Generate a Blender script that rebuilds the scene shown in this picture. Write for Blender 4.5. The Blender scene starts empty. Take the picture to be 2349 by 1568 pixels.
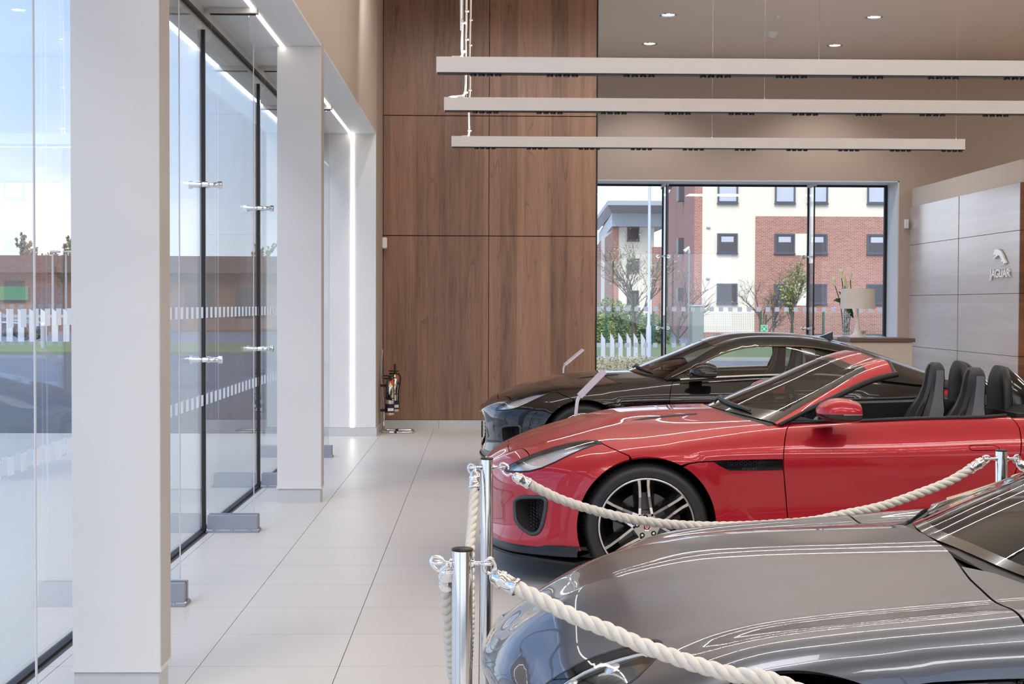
import bpy, bmesh, math, random
import numpy as np
from mathutils import Vector, Matrix
from mathutils.bvhtree import BVHTree
from mathutils.geometry import delaunay_2d_cdt

SC = bpy.context.scene
COL = SC.collection
PI = math.pi

# ------------------------------------------------------------------ camera
cam_d = bpy.data.cameras.new('camera')
cam_d.sensor_width = 36.0
cam_d.lens = 3314.43 / 2349 * 36.0
cam_d.clip_end = 600
cam = bpy.data.objects.new('camera', cam_d)
COL.objects.link(cam)
R_ = Vector((0.99979636, -0.01982656, 0.00376078))
D_ = Vector((0.00324257, -0.02610444, -0.99965396))
F_ = Vector((0.01991787, 0.99946259, -0.02603484))
CAM_LOC = Vector((0, 0, 1.5538))
m4 = Matrix(((R_.x, -D_.x, -F_.x, 0), (R_.y, -D_.y, -F_.y, 0), (R_.z, -D_.z, -F_.z, CAM_LOC.z), (0, 0, 0, 1)))
cam.matrix_world = m4
SC.camera = cam

# ------------------------------------------------------------------ view
SC.view_settings.view_transform = 'Standard'
SC.view_settings.look = 'None'
SC.view_settings.gamma = 1.0
SC.view_settings.use_curve_mapping = False
SC.view_settings.exposure = 0.52
try:
    SC.cycles.max_bounces = 10
    SC.cycles.diffuse_bounces = 4
    SC.cycles.glossy_bounces = 5
    SC.cycles.transmission_bounces = 6
    SC.cycles.transparent_max_bounces = 24
    SC.cycles.caustics_reflective = False
    SC.cycles.caustics_refractive = False
    SC.cycles.sample_clamp_indirect = 6.0
except Exception:
    pass

# ------------------------------------------------------------------ sky: pale blue with soft broken cloud, going on all round
world = bpy.data.worlds.new('sky')
SC.world = world
world.use_nodes = True
nt = world.node_tree
nt.nodes.clear()
def N(t, kind, **kw):
    n = t.nodes.new(kind)
    for k, v in kw.items():
        setattr(n, k, v)
    return n
tc = N(nt, 'ShaderNodeTexCoord')
mp = N(nt, 'ShaderNodeMapping'); mp.inputs['Scale'].default_value = (1.0, 1.0, 3.2)
nz = N(nt, 'ShaderNodeTexNoise'); nz.inputs['Scale'].default_value = 3.1; nz.inputs['Detail'].default_value = 7.0; nz.inputs['Roughness'].default_value = 0.55
cr = N(nt, 'ShaderNodeValToRGB')
cr.color_ramp.elements[0].position = 0.47; cr.color_ramp.elements[0].color = (0, 0, 0, 1)
cr.color_ramp.elements[1].position = 0.74; cr.color_ramp.elements[1].color = (1, 1, 1, 1)
sx = N(nt, 'ShaderNodeSeparateXYZ')
gr = N(nt, 'ShaderNodeValToRGB')
gr.color_ramp.elements[0].position = 0.0; gr.color_ramp.elements[0].color = (0.80, 0.86, 0.93, 1)
gr.color_ramp.elements[1].position = 0.42; gr.color_ramp.elements[1].color = (0.20, 0.38, 0.76, 1)
_e = gr.color_ramp.elements.new(0.13); _e.color = (0.52, 0.68, 0.92, 1)
mx = N(nt, 'ShaderNodeMix'); mx.data_type = 'RGBA'
bg = N(nt, 'ShaderNodeBackground'); bg.inputs['Strength'].default_value = 1.3
wo = N(nt, 'ShaderNodeOutputWorld')
L = nt.links.new
L(tc.outputs['Generated'], mp.inputs['Vector']); L(mp.outputs[0], nz.inputs['Vector']); L(nz.outputs['Fac'], cr.inputs['Fac'])
L(tc.outputs['Generated'], sx.inputs[0]); L(sx.outputs['Z'], gr.inputs['Fac'])
L(cr.outputs['Color'], mx.inputs[0]); L(gr.outputs['Color'], mx.inputs[6]); mx.inputs[7].default_value = (0.93, 0.95, 0.98, 1)
L(mx.outputs[2], bg.inputs['Color']); L(bg.outputs[0], wo.inputs['Surface'])

# hazy sun behind thin cloud, high over the front of the building
sun_d = bpy.data.lights.new('sun', 'SUN'); sun_d.energy = 2.4; sun_d.angle = math.radians(35); sun_d.color = (1.0, 0.96, 0.9)
sun = bpy.data.objects.new('sun', sun_d); COL.objects.link(sun)
sun.rotation_euler = Vector((0.25, 1.0, -1.0)).to_track_quat('-Z', 'Y').to_euler()

# light of the pendant beams and recessed downlights, plus added unseen fill lights
BEAM_W, BEAM_H, BEAM_Z = 0.075, 0.099, 2.93
BEAMS = [(-0.285, 4.255, 8.70), (-0.285, 4.255, 10.39), (-0.285, 4.255, 12.77), (-0.285, 4.255, 5.9), (-0.285, 4.255, 4.2), (-0.285, 4.255, 2.5)]
def area_light(name, loc, sxy, energy, color=(1, 0.975, 0.955), rot=(0, 0, 0)):
    d = bpy.data.lights.new(name, 'AREA'); d.shape = 'RECTANGLE'; d.size, d.size_y = sxy
    d.energy = energy; d.color = color
    o = bpy.data.objects.new(name, d); COL.objects.link(o); o.location = loc; o.rotation_euler = rot
    return o
for k, (bx0, bx1, by) in enumerate(BEAMS):
    area_light('beam_light', ((bx0 + bx1) / 2, by, BEAM_Z - 0.016), (bx1 - bx0 - 0.1, 0.010), 12)
    area_light('added_ceiling_fill', ((bx0 + bx1) / 2, by, BEAM_Z + BEAM_H + 0.004), (bx1 - bx0 - 0.1, 0.05), 32 if k < 3 else 8, (1, 0.975, 0.955), (PI, 0, 0))  # upward light added above each beam to brighten the ceiling
for cx, cy, ce in [(a, b, e) for a in (-0.1, 4.2, 8.5) for b, e in ((-4, 75), (2.5, 45))] + [(9.5, 9.0, 70), (10.5, 15.0, 70), (11.5, 20.0, 70)]:
    area_light('added_overhead_fill', (cx, cy, 5.50), (2.4, 1.2), ce, (1, 0.975, 0.955))  # unseen overhead fill, added to brighten the room
def spot_light(name, loc, energy, aim, size=120):
    d = bpy.data.lights.new(name, 'SPOT'); d.energy = energy; d.spot_size = math.radians(size); d.spot_blend = 0.6; d.color = (1, 0.975, 0.955); d.shadow_soft_size = 0.07
    o = bpy.data.objects.new(name, d); COL.objects.link(o); o.location = loc; o.rotation_euler = Vector(aim).to_track_quat('-Z', 'Y').to_euler()
for x, y in ((2.524, 19.888), (2.519, 22.079), (5.373, 19.928), (5.363, 22.111)):
    spot_light('downlight', (x, y, 5.49), 80, (0, 0, -1))
for x in (-0.6, 0.7, 2.0, 3.4, 4.8):
    spot_light('added_wall_fill', (x, 14.6, 5.48), 70, (0, 0.75, -1), 100)  # unseen spots added to lighten the walnut wall
# ------------------------------------------------------------------ helpers
def srgb(r, g, b):
    f = lambda c: (c / 12.92 if c <= 0.04045 else ((c + 0.055) / 1.055) ** 2.4)
    return (f(r / 255), f(g / 255), f(b / 255), 1.0)

MATS = {}
def mat(name, color=(0.8, 0.8, 0.8, 1), rough=0.5, metal=0.0, coat=0.0, spec=0.5, emit=None, estr=0.0, noise=0.0, nscale=20.0, bump=0.0, bscale=80.0, coat_rough=0.02):
    if name in MATS: return MATS[name]
    m = bpy.data.materials.new(name); m.use_nodes = True
    t = m.node_tree; b = t.nodes['Principled BSDF']
    b.inputs['Base Color'].default_value = color
    b.inputs['Roughness'].default_value = rough; b.inputs['Metallic'].default_value = metal
    b.inputs['Coat Weight'].default_value = coat; b.inputs['Coat Roughness'].default_value = coat_rough
    b.inputs['Specular IOR Level'].default_value = spec
    if emit: b.inputs['Emission Color'].default_value = emit; b.inputs['Emission Strength'].default_value = estr
    if noise > 0:
        tcn = N(t, 'ShaderNodeTexCoord'); nn = N(t, 'ShaderNodeTexNoise'); nn.inputs['Scale'].default_value = nscale; nn.inputs['Detail'].default_value = 5
        mm = N(t, 'ShaderNodeMix'); mm.data_type = 'RGBA'; mm.blend_type = 'MULTIPLY'; mm.inputs[0].default_value = 1.0
        rr = N(t, 'ShaderNodeMapRange'); rr.inputs['To Min'].default_value = 1 - noise; rr.inputs['To Max'].default_value = 1 + noise * 0.6
        t.links.new(tcn.outputs['Object'], nn.inputs['Vector']); t.links.new(nn.outputs['Fac'], rr.inputs['Value'])
        mm.inputs[6].default_value = color; t.links.new(rr.outputs[0], mm.inputs[7]); t.links.new(mm.outputs[2], b.inputs['Base Color'])
    if bump > 0:
        tcn = N(t, 'ShaderNodeTexCoord'); nn = N(t, 'ShaderNodeTexNoise'); nn.inputs['Scale'].default_value = bscale; nn.inputs['Detail'].default_value = 3
        bb = N(t, 'ShaderNodeBump'); bb.inputs['Strength'].default_value = bump; bb.inputs['Distance'].default_value = 0.01
        t.links.new(tcn.outputs['Object'], nn.inputs['Vector']); t.links.new(nn.outputs['Fac'], bb.inputs['Height']); t.links.new(bb.outputs[0], b.inputs['Normal'])
    MATS[name] = m
    return m

def glass_mat(name, tint=(0.96, 0.985, 0.98, 1), f0=0.045, gloss=1.0):
    """thin clear pane: straight-through light plus a mirror reflection growing towards grazing angles"""
    if name in MATS: return MATS[name]
    m = bpy.data.materials.new(name); m.use_nodes = True; t = m.node_tree; t.nodes.clear()
    out = N(t, 'ShaderNodeOutputMaterial'); tr = N(t, 'ShaderNodeBsdfTransparent'); tr.inputs[0].default_value = tint
    gl = N(t, 'ShaderNodeBsdfGlossy'); gl.inputs['Roughness'].default_value = 0.0; gl.inputs[0].default_value = (gloss, gloss, gloss, 1)
    lw = N(t, 'ShaderNodeLayerWeight'); lw.inputs['Blend'].default_value = 0.5
    pw = N(t, 'ShaderNodeMath', operation='POWER'); pw.inputs[1].default_value = 5.0
    ma = N(t, 'ShaderNodeMath', operation='MULTIPLY_ADD'); ma.inputs[1].default_value = 1 - f0; ma.inputs[2].default_value = f0
    mxs = N(t, 'ShaderNodeMixShader')
    t.links.new(lw.outputs['Facing'], pw.inputs[0]); t.links.new(pw.outputs[0], ma.inputs[0]); t.links.new(ma.outputs[0], mxs.inputs[0])
    t.links.new(tr.outputs[0], mxs.inputs[1]); t.links.new(gl.outputs[0], mxs.inputs[2]); t.links.new(mxs.outputs[0], out.inputs[0])
    MATS[name] = m
    return m

def wood_mat(name, dark, light, axis='Z', scale=1.0, rough=0.42, strip=0.21):
    """straight-grained veneer: strips of differing tone, stretched figure and fine dark lines"""
    if name in MATS: return MATS[name]
    m = bpy.data.materials.new(name); m.use_nodes = True; t = m.node_tree; b = t.nodes['Principled BSDF']
    tcn = N(t, 'ShaderNodeTexCoord'); mpn = N(t, 'ShaderNodeMapping')
    if axis == 'Z': mpn.inputs['Scale'].default_value = (scale, scale, 0.045 * scale)
    else: mpn.inputs['Scale'].default_value = (0.07 * scale, 0.07 * scale, scale)
    t.links.new(tcn.outputs['Object'], mpn.inputs['Vector'])
    n1 = N(t, 'ShaderNodeTexNoise'); n1.inputs['Scale'].default_value = 9; n1.inputs['Detail'].default_value = 6; n1.inputs['Roughness'].default_value = 0.6; n1.inputs['Distortion'].default_value = 0.6
    n2 = N(t, 'ShaderNodeTexNoise'); n2.inputs['Scale'].default_value = 70; n2.inputs['Detail'].default_value = 4
    n3 = N(t, 'ShaderNodeTexNoise'); n3.inputs['Scale'].default_value = 4.2; n3.inputs['Detail'].default_value = 2; n3.inputs['Distortion'].default_value = 1.2
    for n in (n1, n2, n3): t.links.new(mpn.outputs[0], n.inputs['Vector'])
    # strips
    sp = N(t, 'ShaderNodeSeparateXYZ'); t.links.new(tcn.outputs['Object'], sp.inputs[0])
    dv = N(t, 'ShaderNodeMath', operation='DIVIDE'); dv.inputs[1].default_value = strip
    fl = N(t, 'ShaderNodeMath', operation='FLOOR'); wn = N(t, 'ShaderNodeTexWhiteNoise'); wn.noise_dimensions = '1D'
    t.links.new(sp.outputs['X' if axis == 'Z' else 'Z'], dv.inputs[0]); t.links.new(dv.outputs[0], fl.inputs[0]); t.links.new(fl.outputs[0], wn.inputs['W'])
    # fine contour lines: fract of the big noise
    mu = N(t, 'ShaderNodeMath', operation='MULTIPLY'); mu.inputs[1].default_value = 11.0
    fr = N(t, 'ShaderNodeMath', operation='FRACT'); t.links.new(n3.outputs['Fac'], mu.inputs[0]); t.links.new(mu.outputs[0], fr.inputs[0])
    ln = N(t, 'ShaderNodeValToRGB'); ln.color_ramp.elements[0].position = 0.0; ln.color_ramp.elements[0].color = (0.62, 0.62, 0.62, 1)
    ln.color_ramp.elements[1].position = 0.16; ln.color_ramp.elements[1].color = (1, 1, 1, 1)
    t.links.new(fr.outputs[0], ln.inputs['Fac'])
    a1 = N(t, 'ShaderNodeMath', operation='MULTIPLY_ADD'); a1.inputs[1].default_value = 0.62
    a2 = N(t, 'ShaderNodeMath', operation='MULTIPLY_ADD'); a2.inputs[1].default_value = 0.28; a2.inputs[2].default_value = -0.02
    a3 = N(t, 'ShaderNodeMath', operation='MULTIPLY_ADD'); a3.inputs[1].default_value = 0.22
    t.links.new(n2.outputs['Fac'], a2.inputs[0]); t.links.new(n1.outputs['Fac'], a1.inputs[0]); t.links.new(a2.outputs[0], a1.inputs[2])
    t.links.new(wn.outputs['Value'], a3.inputs[0]); t.links.new(a1.outputs[0], a3.inputs[2])
    rp = N(t, 'ShaderNodeValToRGB'); rp.color_ramp.elements[0].position = 0.28; rp.color_ramp.elements[0].color = dark
    rp.color_ramp.elements[1].position = 0.78; rp.color_ramp.elements[1].color = light
    t.links.new(a3.outputs[0], rp.inputs['Fac'])
    mm = N(t, 'ShaderNodeMix'); mm.data_type = 'RGBA'; mm.blend_type = 'MULTIPLY'; mm.inputs[0].default_value = 0.8 if axis == 'Z' else 0.12
    t.links.new(rp.outputs['Color'], mm.inputs[6]); t.links.new(ln.outputs['Color'], mm.inputs[7]); t.links.new(mm.outputs[2], b.inputs['Base Color'])
    b.inputs['Roughness'].default_value = rough
    MATS[name] = m
    return m

def brick_mat(name, c1, c2, mortar, bw=0.225, bh=0.075):
    if name in MATS: return MATS[name]
    m = bpy.data.materials.new(name); m.use_nodes = True; t = m.node_tree; b = t.nodes['Principled BSDF']
    tcn = N(t, 'ShaderNodeTexCoord'); sp = N(t, 'ShaderNodeSeparateXYZ'); cb = N(t, 'ShaderNodeCombineXYZ'); ad = N(t, 'ShaderNodeMath', operation='ADD')
    t.links.new(tcn.outputs['Object'], sp.inputs[0]); t.links.new(sp.outputs['X'], ad.inputs[0]); t.links.new(sp.outputs['Y'], ad.inputs[1])
    t.links.new(ad.outputs[0], cb.inputs['X']); t.links.new(sp.outputs['Z'], cb.inputs['Y'])
    bt = N(t, 'ShaderNodeTexBrick'); bt.inputs['Color1'].default_value = c1; bt.inputs['Color2'].default_value = c2; bt.inputs['Mortar'].default_value = mortar
    bt.inputs['Scale'].default_value = 1.0; bt.inputs['Brick Width'].default_value = bw; bt.inputs['Row Height'].default_value = bh; bt.inputs['Mortar Size'].default_value = 0.01; bt.inputs['Bias'].default_value = 0.0
    t.links.new(cb.outputs[0], bt.inputs['Vector']); t.links.new(bt.outputs['Color'], b.inputs['Base Color']); b.inputs['Roughness'].default_value = 0.85
    MATS[name] = m
    return m

def link(o, parent=None):
    COL.objects.link(o)
    if parent is not None: o.parent = parent
    return o

class MB:
    """collects shapes; build() links them as ONE mesh object"""
    def __init__(self): self.v = []; self.f = []; self.s = []
    def add(self, vs, fs, smooth=False):
        n = len(self.v); self.v.extend([tuple(p) for p in vs]); self.f.extend([tuple(i + n for i in q) for q in fs]); self.s.extend([smooth] * len(fs)); return self
    def box(self, x0, x1, y0, y1, z0, z1, bev=0.0):
        if bev <= 0:
            vs = [(x, y, z) for z in (z0, z1) for (x, y) in ((x0, y0), (x1, y0), (x1, y1), (x0, y1))]
            return self.add(vs, [(3, 2, 1, 0), (4, 5, 6, 7), (0, 1, 5, 4), (1, 2, 6, 5), (2, 3, 7, 6), (3, 0, 4, 7)])
        b = min(bev, abs(x1 - x0) / 2.01, abs(y1 - y0) / 2.01, abs(z1 - z0) / 2.01)
        vs = []
        for (z, ins) in ((z0, b), (z0 + b, 0), (z1 - b, 0), (z1, b)):
            i = ins
            vs += [(x0 + b, y0 + i, z), (x1 - b, y0 + i, z), (x1 - i, y0 + b, z), (x1 - i, y1 - b, z), (x1 - b, y1 - i, z), (x0 + b, y1 - i, z), (x0 + i, y1 - b, z), (x0 + i, y0 + b, z)]
        fs = [tuple(reversed(range(8))), tuple(range(24, 32))]
        for k in range(3):
            for j in range(8):
                a, c = k * 8 + j, k * 8 + (j + 1) % 8
                fs.append((a, c, c + 8, a + 8))
        return self.add(vs, fs)
    def rings(self, rings, caps=True, smooth=True, closed=True):
        n = len(rings[0]); vs = [p for r in rings for p in r]; fs = []
        for k in range(len(rings) - 1):
            for j in range(n if closed else n - 1):
                a, c = k * n + j, k * n + (j + 1) % n
                fs.append((a, c, c + n, a + n))
        self.add(vs, fs, smooth)
        if caps:
            self.add(rings[0], [tuple(reversed(range(n)))]); self.add(rings[-1], [tuple(range(n))])
        return self
    def tube(self, pts, r, seg=10, caps=True, closed=False):
        pts = [Vector(p) for p in pts]; rs = r if isinstance(r, (list, tuple)) else [r] * len(pts)
        rings = []; up = None
        for i, p in enumerate(pts):
            if closed: d = pts[(i + 1) % len(pts)] - pts[i - 1]
            else: d = pts[min(i + 1, len(pts) - 1)] - pts[max(i - 1, 0)]
            if d.length < 1e-9: d = Vector((0, 0, 1))
            d.normalize()
            if up is None: up = Vector((0, 0, 1)) if abs(d.z) < 0.9 else Vector((1, 0, 0))
            s = d.cross(up)
            if s.length < 1e-6: s = d.orthogonal()
            s.normalize(); up = s.cross(d).normalized()
            rings.append([tuple(p + (s * math.cos(a) + up * math.sin(a)) * rs[i]) for a in [2 * PI * j / seg for j in range(seg)]])
        if closed: rings.append(rings[0]); caps = False
        return self.rings(rings, caps)
    def cyl(self, p0, p1, r, seg=16, r1=None): return self.tube([p0, p1], [r, r if r1 is None else r1], seg)
    def lathe(self, prof, seg=32, o=(0, 0, 0), axis='Z', caps=False, smooth=True):
        rings = []
        for (r, h) in prof:
            ring = []
            for j in range(seg):
                a = 2 * PI * j / seg; c, s = r * math.cos(a), r * math.sin(a)
                p = (c, s, h) if axis == 'Z' else ((c, h, s) if axis == 'Y' else (h, c, s))
                ring.append((p[0] + o[0], p[1] + o[1], p[2] + o[2]))
            rings.append(ring)
        return self.rings(rings, caps, smooth)
    def prism(self, poly, h0, h1, axis='Z'):
        n = len(poly)
        def P(a, b, h): return (a, b, h) if axis == 'Z' else ((a, h, b) if axis == 'Y' else (h, a, b))
        vs = [P(a, b, h0) for a, b in poly] + [P(a, b, h1) for a, b in poly]
        fs = [tuple(reversed(range(n))), tuple(range(n, 2 * n))] + [(j, (j + 1) % n, (j + 1) % n + n, j + n) for j in range(n)]
        return self.add(vs, fs)
    def sphere(self, c, r, seg=16, sc=(1, 1, 1)):
        prof = [(max(1e-4, r * math.sin(PI * k / (seg // 2))), -r * math.cos(PI * k / (seg // 2))) for k in range(seg // 2 + 1)]
        rings = [[(c[0] + sc[0] * q * math.cos(2 * PI * j / seg), c[1] + sc[1] * q * math.sin(2 * PI * j / seg), c[2] + sc[2] * h) for j in range(seg)] for q, h in prof]
        return self.rings(rings, False)
    def xform(self, m):
        self.v = [tuple(m @ Vector(p)) for p in self.v]; return self
    def mesh(self, name, m):
        me = bpy.data.meshes.new(name); me.from_pydata(self.v, [], self.f); me.update()
        me.polygons.foreach_set('use_smooth', self.s)
        bm = bmesh.new(); bm.from_mesh(me); bmesh.ops.recalc_face_normals(bm, faces=bm.faces); bm.to_mesh(me); bm.free()
        if any(self.s): me.set_sharp_from_angle(angle=math.radians(58))
        if m is not None: me.materials.append(m)
        return me
    def build(self, name, m, parent=None):
        return link(bpy.data.objects.new(name, self.mesh(name, m)), parent)

def thing(name, label, cat, loc=(0, 0, 0), rz=0.0, group=None):
    o = bpy.data.objects.new(name, None); COL.objects.link(o); o.location = loc; o.rotation_euler = (0, 0, rz); o.empty_display_size = 0.1
    o['label'] = label; o['category'] = cat
    if group: o['group'] = group
    return o
def tag(o, label, cat, group=None, kind=None):
    o['label'] = label; o['category'] = cat
    if group: o['group'] = group
    if kind: o['kind'] = kind
    return o
def struct(o, label=None):
    o['kind'] = 'structure'
    if label: o['label'] = label
    return o
def copy_tree(o, parent=None):
    c = o.copy(); COL.objects.link(c)
    if parent is not None:
        c.parent = parent
    for ch in list(o.children): copy_tree(ch, c)
    return c
def text_mesh(name, s, size, m, extrude=0.005, parent=None, align='CENTER', spacing=1.0, bold=0.0):
    cu = bpy.data.curves.new(name, 'FONT'); cu.body = s; cu.size = size; cu.extrude = extrude; cu.align_x = align; cu.align_y = 'CENTER'; cu.space_character = spacing; cu.resolution_u = 3; cu.offset = bold
    tmp = bpy.data.objects.new(name + '_tmp', cu); COL.objects.link(tmp)
    dg = bpy.context.evaluated_depsgraph_get(); me = bpy.data.meshes.new_from_object(tmp.evaluated_get(dg)); me.name = name
    bpy.data.objects.remove(tmp); bpy.data.curves.remove(cu)
    me.materials.clear(); me.materials.append(m)
    return link(bpy.data.objects.new(name, me), parent)
def catmull(pts, n=6, closed=False):
    P = [np.array(p, float) for p in pts]; out = []; K = len(P)
    for i in range(K if closed else K - 1):
        p1, p2 = P[i], P[(i + 1) % K]
        p0 = P[i - 1] if (i > 0 or closed) else 2 * p1 - p2
        p3 = P[(i + 2) % K] if (i + 2 < K or closed) else 2 * p2 - p1
        for k in range(n):
            s = k / n
            out.append(0.5 * (2 * p1 + (p2 - p0) * s + (2 * p0 - 5 * p1 + 4 * p2 - p3) * s * s + (-p0 + 3 * p1 - 3 * p2 + p3) * s ** 3))
    if not closed: out.append(P[-1])
    return out
# ------------------------------------------------------------------ materials of the room
M_white = mat('white_plaster', srgb(219, 218, 217), 0.6, noise=0.02, nscale=3, bump=0.03, bscale=300)
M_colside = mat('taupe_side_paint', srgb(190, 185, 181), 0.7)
M_taupe = mat('taupe_paint', srgb(184, 167, 151), 0.7, noise=0.02, nscale=2)
M_ceil = mat('ceiling_paint', srgb(226, 208, 190), 0.7, noise=0.015, nscale=2)
M_skirt = mat('grey_skirting', srgb(196, 197, 199), 0.35, noise=0.05, nscale=8)
M_grout = mat('tile_grout', srgb(88, 88, 90), 0.8)
M_tile = mat('floor_tile', srgb(213, 209, 202), 0.36, noise=0.03, nscale=1.3, spec=0.35)
M_wood = wood_mat('walnut_veneer', srgb(98, 71, 57), srgb(172, 131, 106), 'Z')
M_woodh = wood_mat('walnut_veneer_sheen', srgb(182, 170, 168), srgb(206, 194, 192), 'X', 1.0, 0.24, 0.4)  # pale base colour stands in for window reflection on the walnut
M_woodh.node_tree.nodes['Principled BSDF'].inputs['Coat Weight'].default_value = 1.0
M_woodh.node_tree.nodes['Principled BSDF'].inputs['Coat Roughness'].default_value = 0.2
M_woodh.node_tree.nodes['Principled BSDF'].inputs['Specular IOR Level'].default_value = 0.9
M_dark = mat('black_rubber', srgb(28, 28, 30), 0.6)
M_alu = mat('grey_aluminium', srgb(160, 165, 176), 0.38, 0.75)
M_chrome = mat('polished_chrome', (0.86, 0.86, 0.87, 1), 0.06, 1.0)
M_steel = mat('brushed_steel', (0.62, 0.62, 0.62, 1), 0.22, 1.0)
M_led = mat('led_strip', (1, 1, 1, 1), 0.5, emit=(1, 0.95, 0.88, 1), estr=5.0)
M_glass = glass_mat('clear_glass', (0.965, 0.975, 0.982, 1))
M_finglass = glass_mat('fin_glass', (0.94, 0.962, 0.97, 1), 0.03)
M_blk = mat('black_plastic', srgb(22, 22, 24), 0.4)
M_wht = mat('white_plastic', srgb(235, 235, 233), 0.35)
M_dot = bpy.data.materials.new('frosted_vinyl'); M_dot.use_nodes = True
_t = M_dot.node_tree; _t.nodes.clear()
_o, _a, _b, _m = N(_t, 'ShaderNodeOutputMaterial'), N(_t, 'ShaderNodeBsdfTranslucent'), N(_t, 'ShaderNodeBsdfDiffuse'), N(_t, 'ShaderNodeMixShader')
_a.inputs[0].default_value = (0.98, 0.98, 0.98, 1); _b.inputs[0].default_value = (0.9, 0.9, 0.9, 1); _m.inputs[0].default_value = 0.4
_t.links.new(_a.outputs[0], _m.inputs[1]); _t.links.new(_b.outputs[0], _m.inputs[2]); _t.links.new(_m.outputs[0], _o.inputs[0])

# ------------------------------------------------------------------ floor with its 600 mm tiles
fl_o = struct(MB().box(-1.95, 14.0, -7.0, 24.2, -0.25, -0.004).build('floor', M_grout))
TX, TY, TS = -0.613, 6.176, 0.6
tile_me = MB().box(0.0018, TS - 0.0018, 0.0018, TS - 0.0018, -0.02, 0.0).mesh('floor_tile', M_tile)
rest = MB()
for i in range(-3, 25):
    for j in range(-22, 30):
        x, y = TX + i * TS, TY + j * TS
        x1, y1 = min(x + TS, 13.99), min(y + TS, 24.19)
        if x1 < -1.86 or y < -7: continue
        near = (x < 2.4 and 3.4 < y < 18.0)
        if near and x > -1.9:
            o = link(bpy.data.objects.new('floor_tile', tile_me), fl_o); o.location = (x, y, 0)
        else:
            rest.box(max(x, -1.86) + 0.0018, x1 - 0.0018, y + 0.0018, y1 - 0.0018, -0.02, 0.0)
ro = rest.build('distant_floor_tiles', M_tile, fl_o); ro['kind'] = 'stuff'

struct(MB().box(-2.1, 14.2, -7.2, 24.4, 5.53, 5.75).build('ceiling', M_ceil))
# left wall band over the glazing, its white soffit, the columns
wl = struct(MB().box(-2.1, -1.262, -7.0, 18.115, 3.565, 5.53).build('wall_left', mat('taupe_paint_lit', srgb(200, 186, 173), 0.7, noise=0.02, nscale=2)))  # same taupe as the far wall, lightened in the colour to look brighter lit
MB().box(-2.0, -1.2625, -7.0, 16.99, 3.545, 3.565).build('soffit', M_white, wl)
for (ya, yb) in ((-6.9, 5.655), (5.86, 11.275), (11.46, 16.985)):
    MB().box(-1.577, -1.549, ya, yb, 3.541, 3.546).build('led_strip', M_led, wl)
for y0 in (-0.06, 5.66, 11.28):
    c = struct(MB().box(-1.605, -1.262, y0, y0 + 0.18, 0.107, 3.545, 0.003).build('column', M_white))
    MB().box(-1.61, -1.258, y0 - 0.004, y0 + 0.184, 0.107, 0.125).build('plaster_bead', M_white, c)
    MB().box(-1.600, -1.270, y0 + 0.006, y0 + 0.176, 0.0, 0.104).build('skirting', M_skirt, c)
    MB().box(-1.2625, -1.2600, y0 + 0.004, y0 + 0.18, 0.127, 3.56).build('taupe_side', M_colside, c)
pier = struct(MB().box(-1.95, -1.262, 16.99, 18.115, 0.1, 3.56, 0.002).build('wall_pier', M_white))
MB().box(-1.2625, -1.259, 16.992, 18.114, 0.1, 5.53).build('taupe_side', M_taupe, pier)
MB().box(-1.95, -1.250, 16.978, 18.115, 0.0, 0.099).build('skirting', M_skirt, pier)
MB().box(-1.549, -1.521, 16.982, 16.99, 0.1, 3.545).build('led_strip', M_led, pier)
cp = tag(MB().box(-1.262, -1.20, 17.98, 18.06, 2.24, 2.38, 0.012).build('wall_sensor', M_wht), 'small white sensor box on the wall beside the walnut panels', 'sensor')

# back wall clad in six walnut panels
wb = struct(MB().box(-1.95, 1.425, 18.135, 18.5, 0.0, 5.53).build('wall_back', M_dark))
for (x0, x1) in ((-1.252, 0.062), (0.070, 1.405)):
    for (z0, z1) in ((0.102, 2.402), (2.412, 3.898), (3.908, 5.53)):
        MB().box(x0, x1, 18.113, 18.136, z0, z1, 0.0015).build('wood_panel', M_wood, wb)
MB().box(1.409, 1.425, 18.112, 18.5, 0.102, 5.53).build('edge_trim', M_dark, wb)
bb = struct(MB().box(-1.25, -0.555, 18.108, 18.135, 0.0, 0.098, 0.001).build('baseboard_back', M_skirt))
for (a, b_) in ((-0.552, 0.62), (0.623, 1.42)):
    MB().box(a, b_, 18.108, 18.135, 0.0, 0.098, 0.001).build('baseboard_length', M_skirt, bb)

# far wall with the big window, reception block
wf = struct(MB().box(1.40, 14.0, 23.3, 23.98, 3.57, 5.53).box(6.72, 14.0, 23.3, 23.98, 0, 3.57).box(-1.9, 1.0, 23.3, 23.98, 0, 5.53).box(1.0, 1.4, 23.3, 23.98, 3.57, 5.53).build('wall_far', M_taupe))
MB().box(6.700, 6.722, 23.302, 23.98, 0, 3.57).box(1.0, 6.722, 23.302, 23.98, 3.550, 3.572).build('reveal_lining', M_white, wf)
MB().box(1.40, 14.0, 23.29, 23.3, 5.47, 5.48).build('shadow_gap', M_dark, wf)
struct(MB().box(14.0, 14.2, -7.0, 24.2, 0, 5.53).build('wall_right', M_taupe))

# front wall behind the camera: glazed like the side
wfr = struct(MB().box(-2.0, 14.2, -7.3, -7.0, 3.55, 5.53).box(9.5, 14.2, -7.3, -7.0, 0, 3.55).build('wall_front', M_taupe))
w3 = struct(MB().box(-1.9, 9.5, -7.2, -7.1, 0, 0.05).box(-1.9, 9.5, -7.2, -7.1, 3.5, 3.55).build('window_3', M_dark))
for i in range(5):
    x0 = -1.9 + i * 2.28
    MB().box(x0 + 0.01, x0 + 2.27, -7.158, -7.146, 0.05, 3.5).build('glass_pane', M_glass, w3)
    MB().box(x0 - 0.03, x0 + 0.03, -7.2, -7.1, 0.05, 3.5).build('mullion', M_dark, w3)

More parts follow.
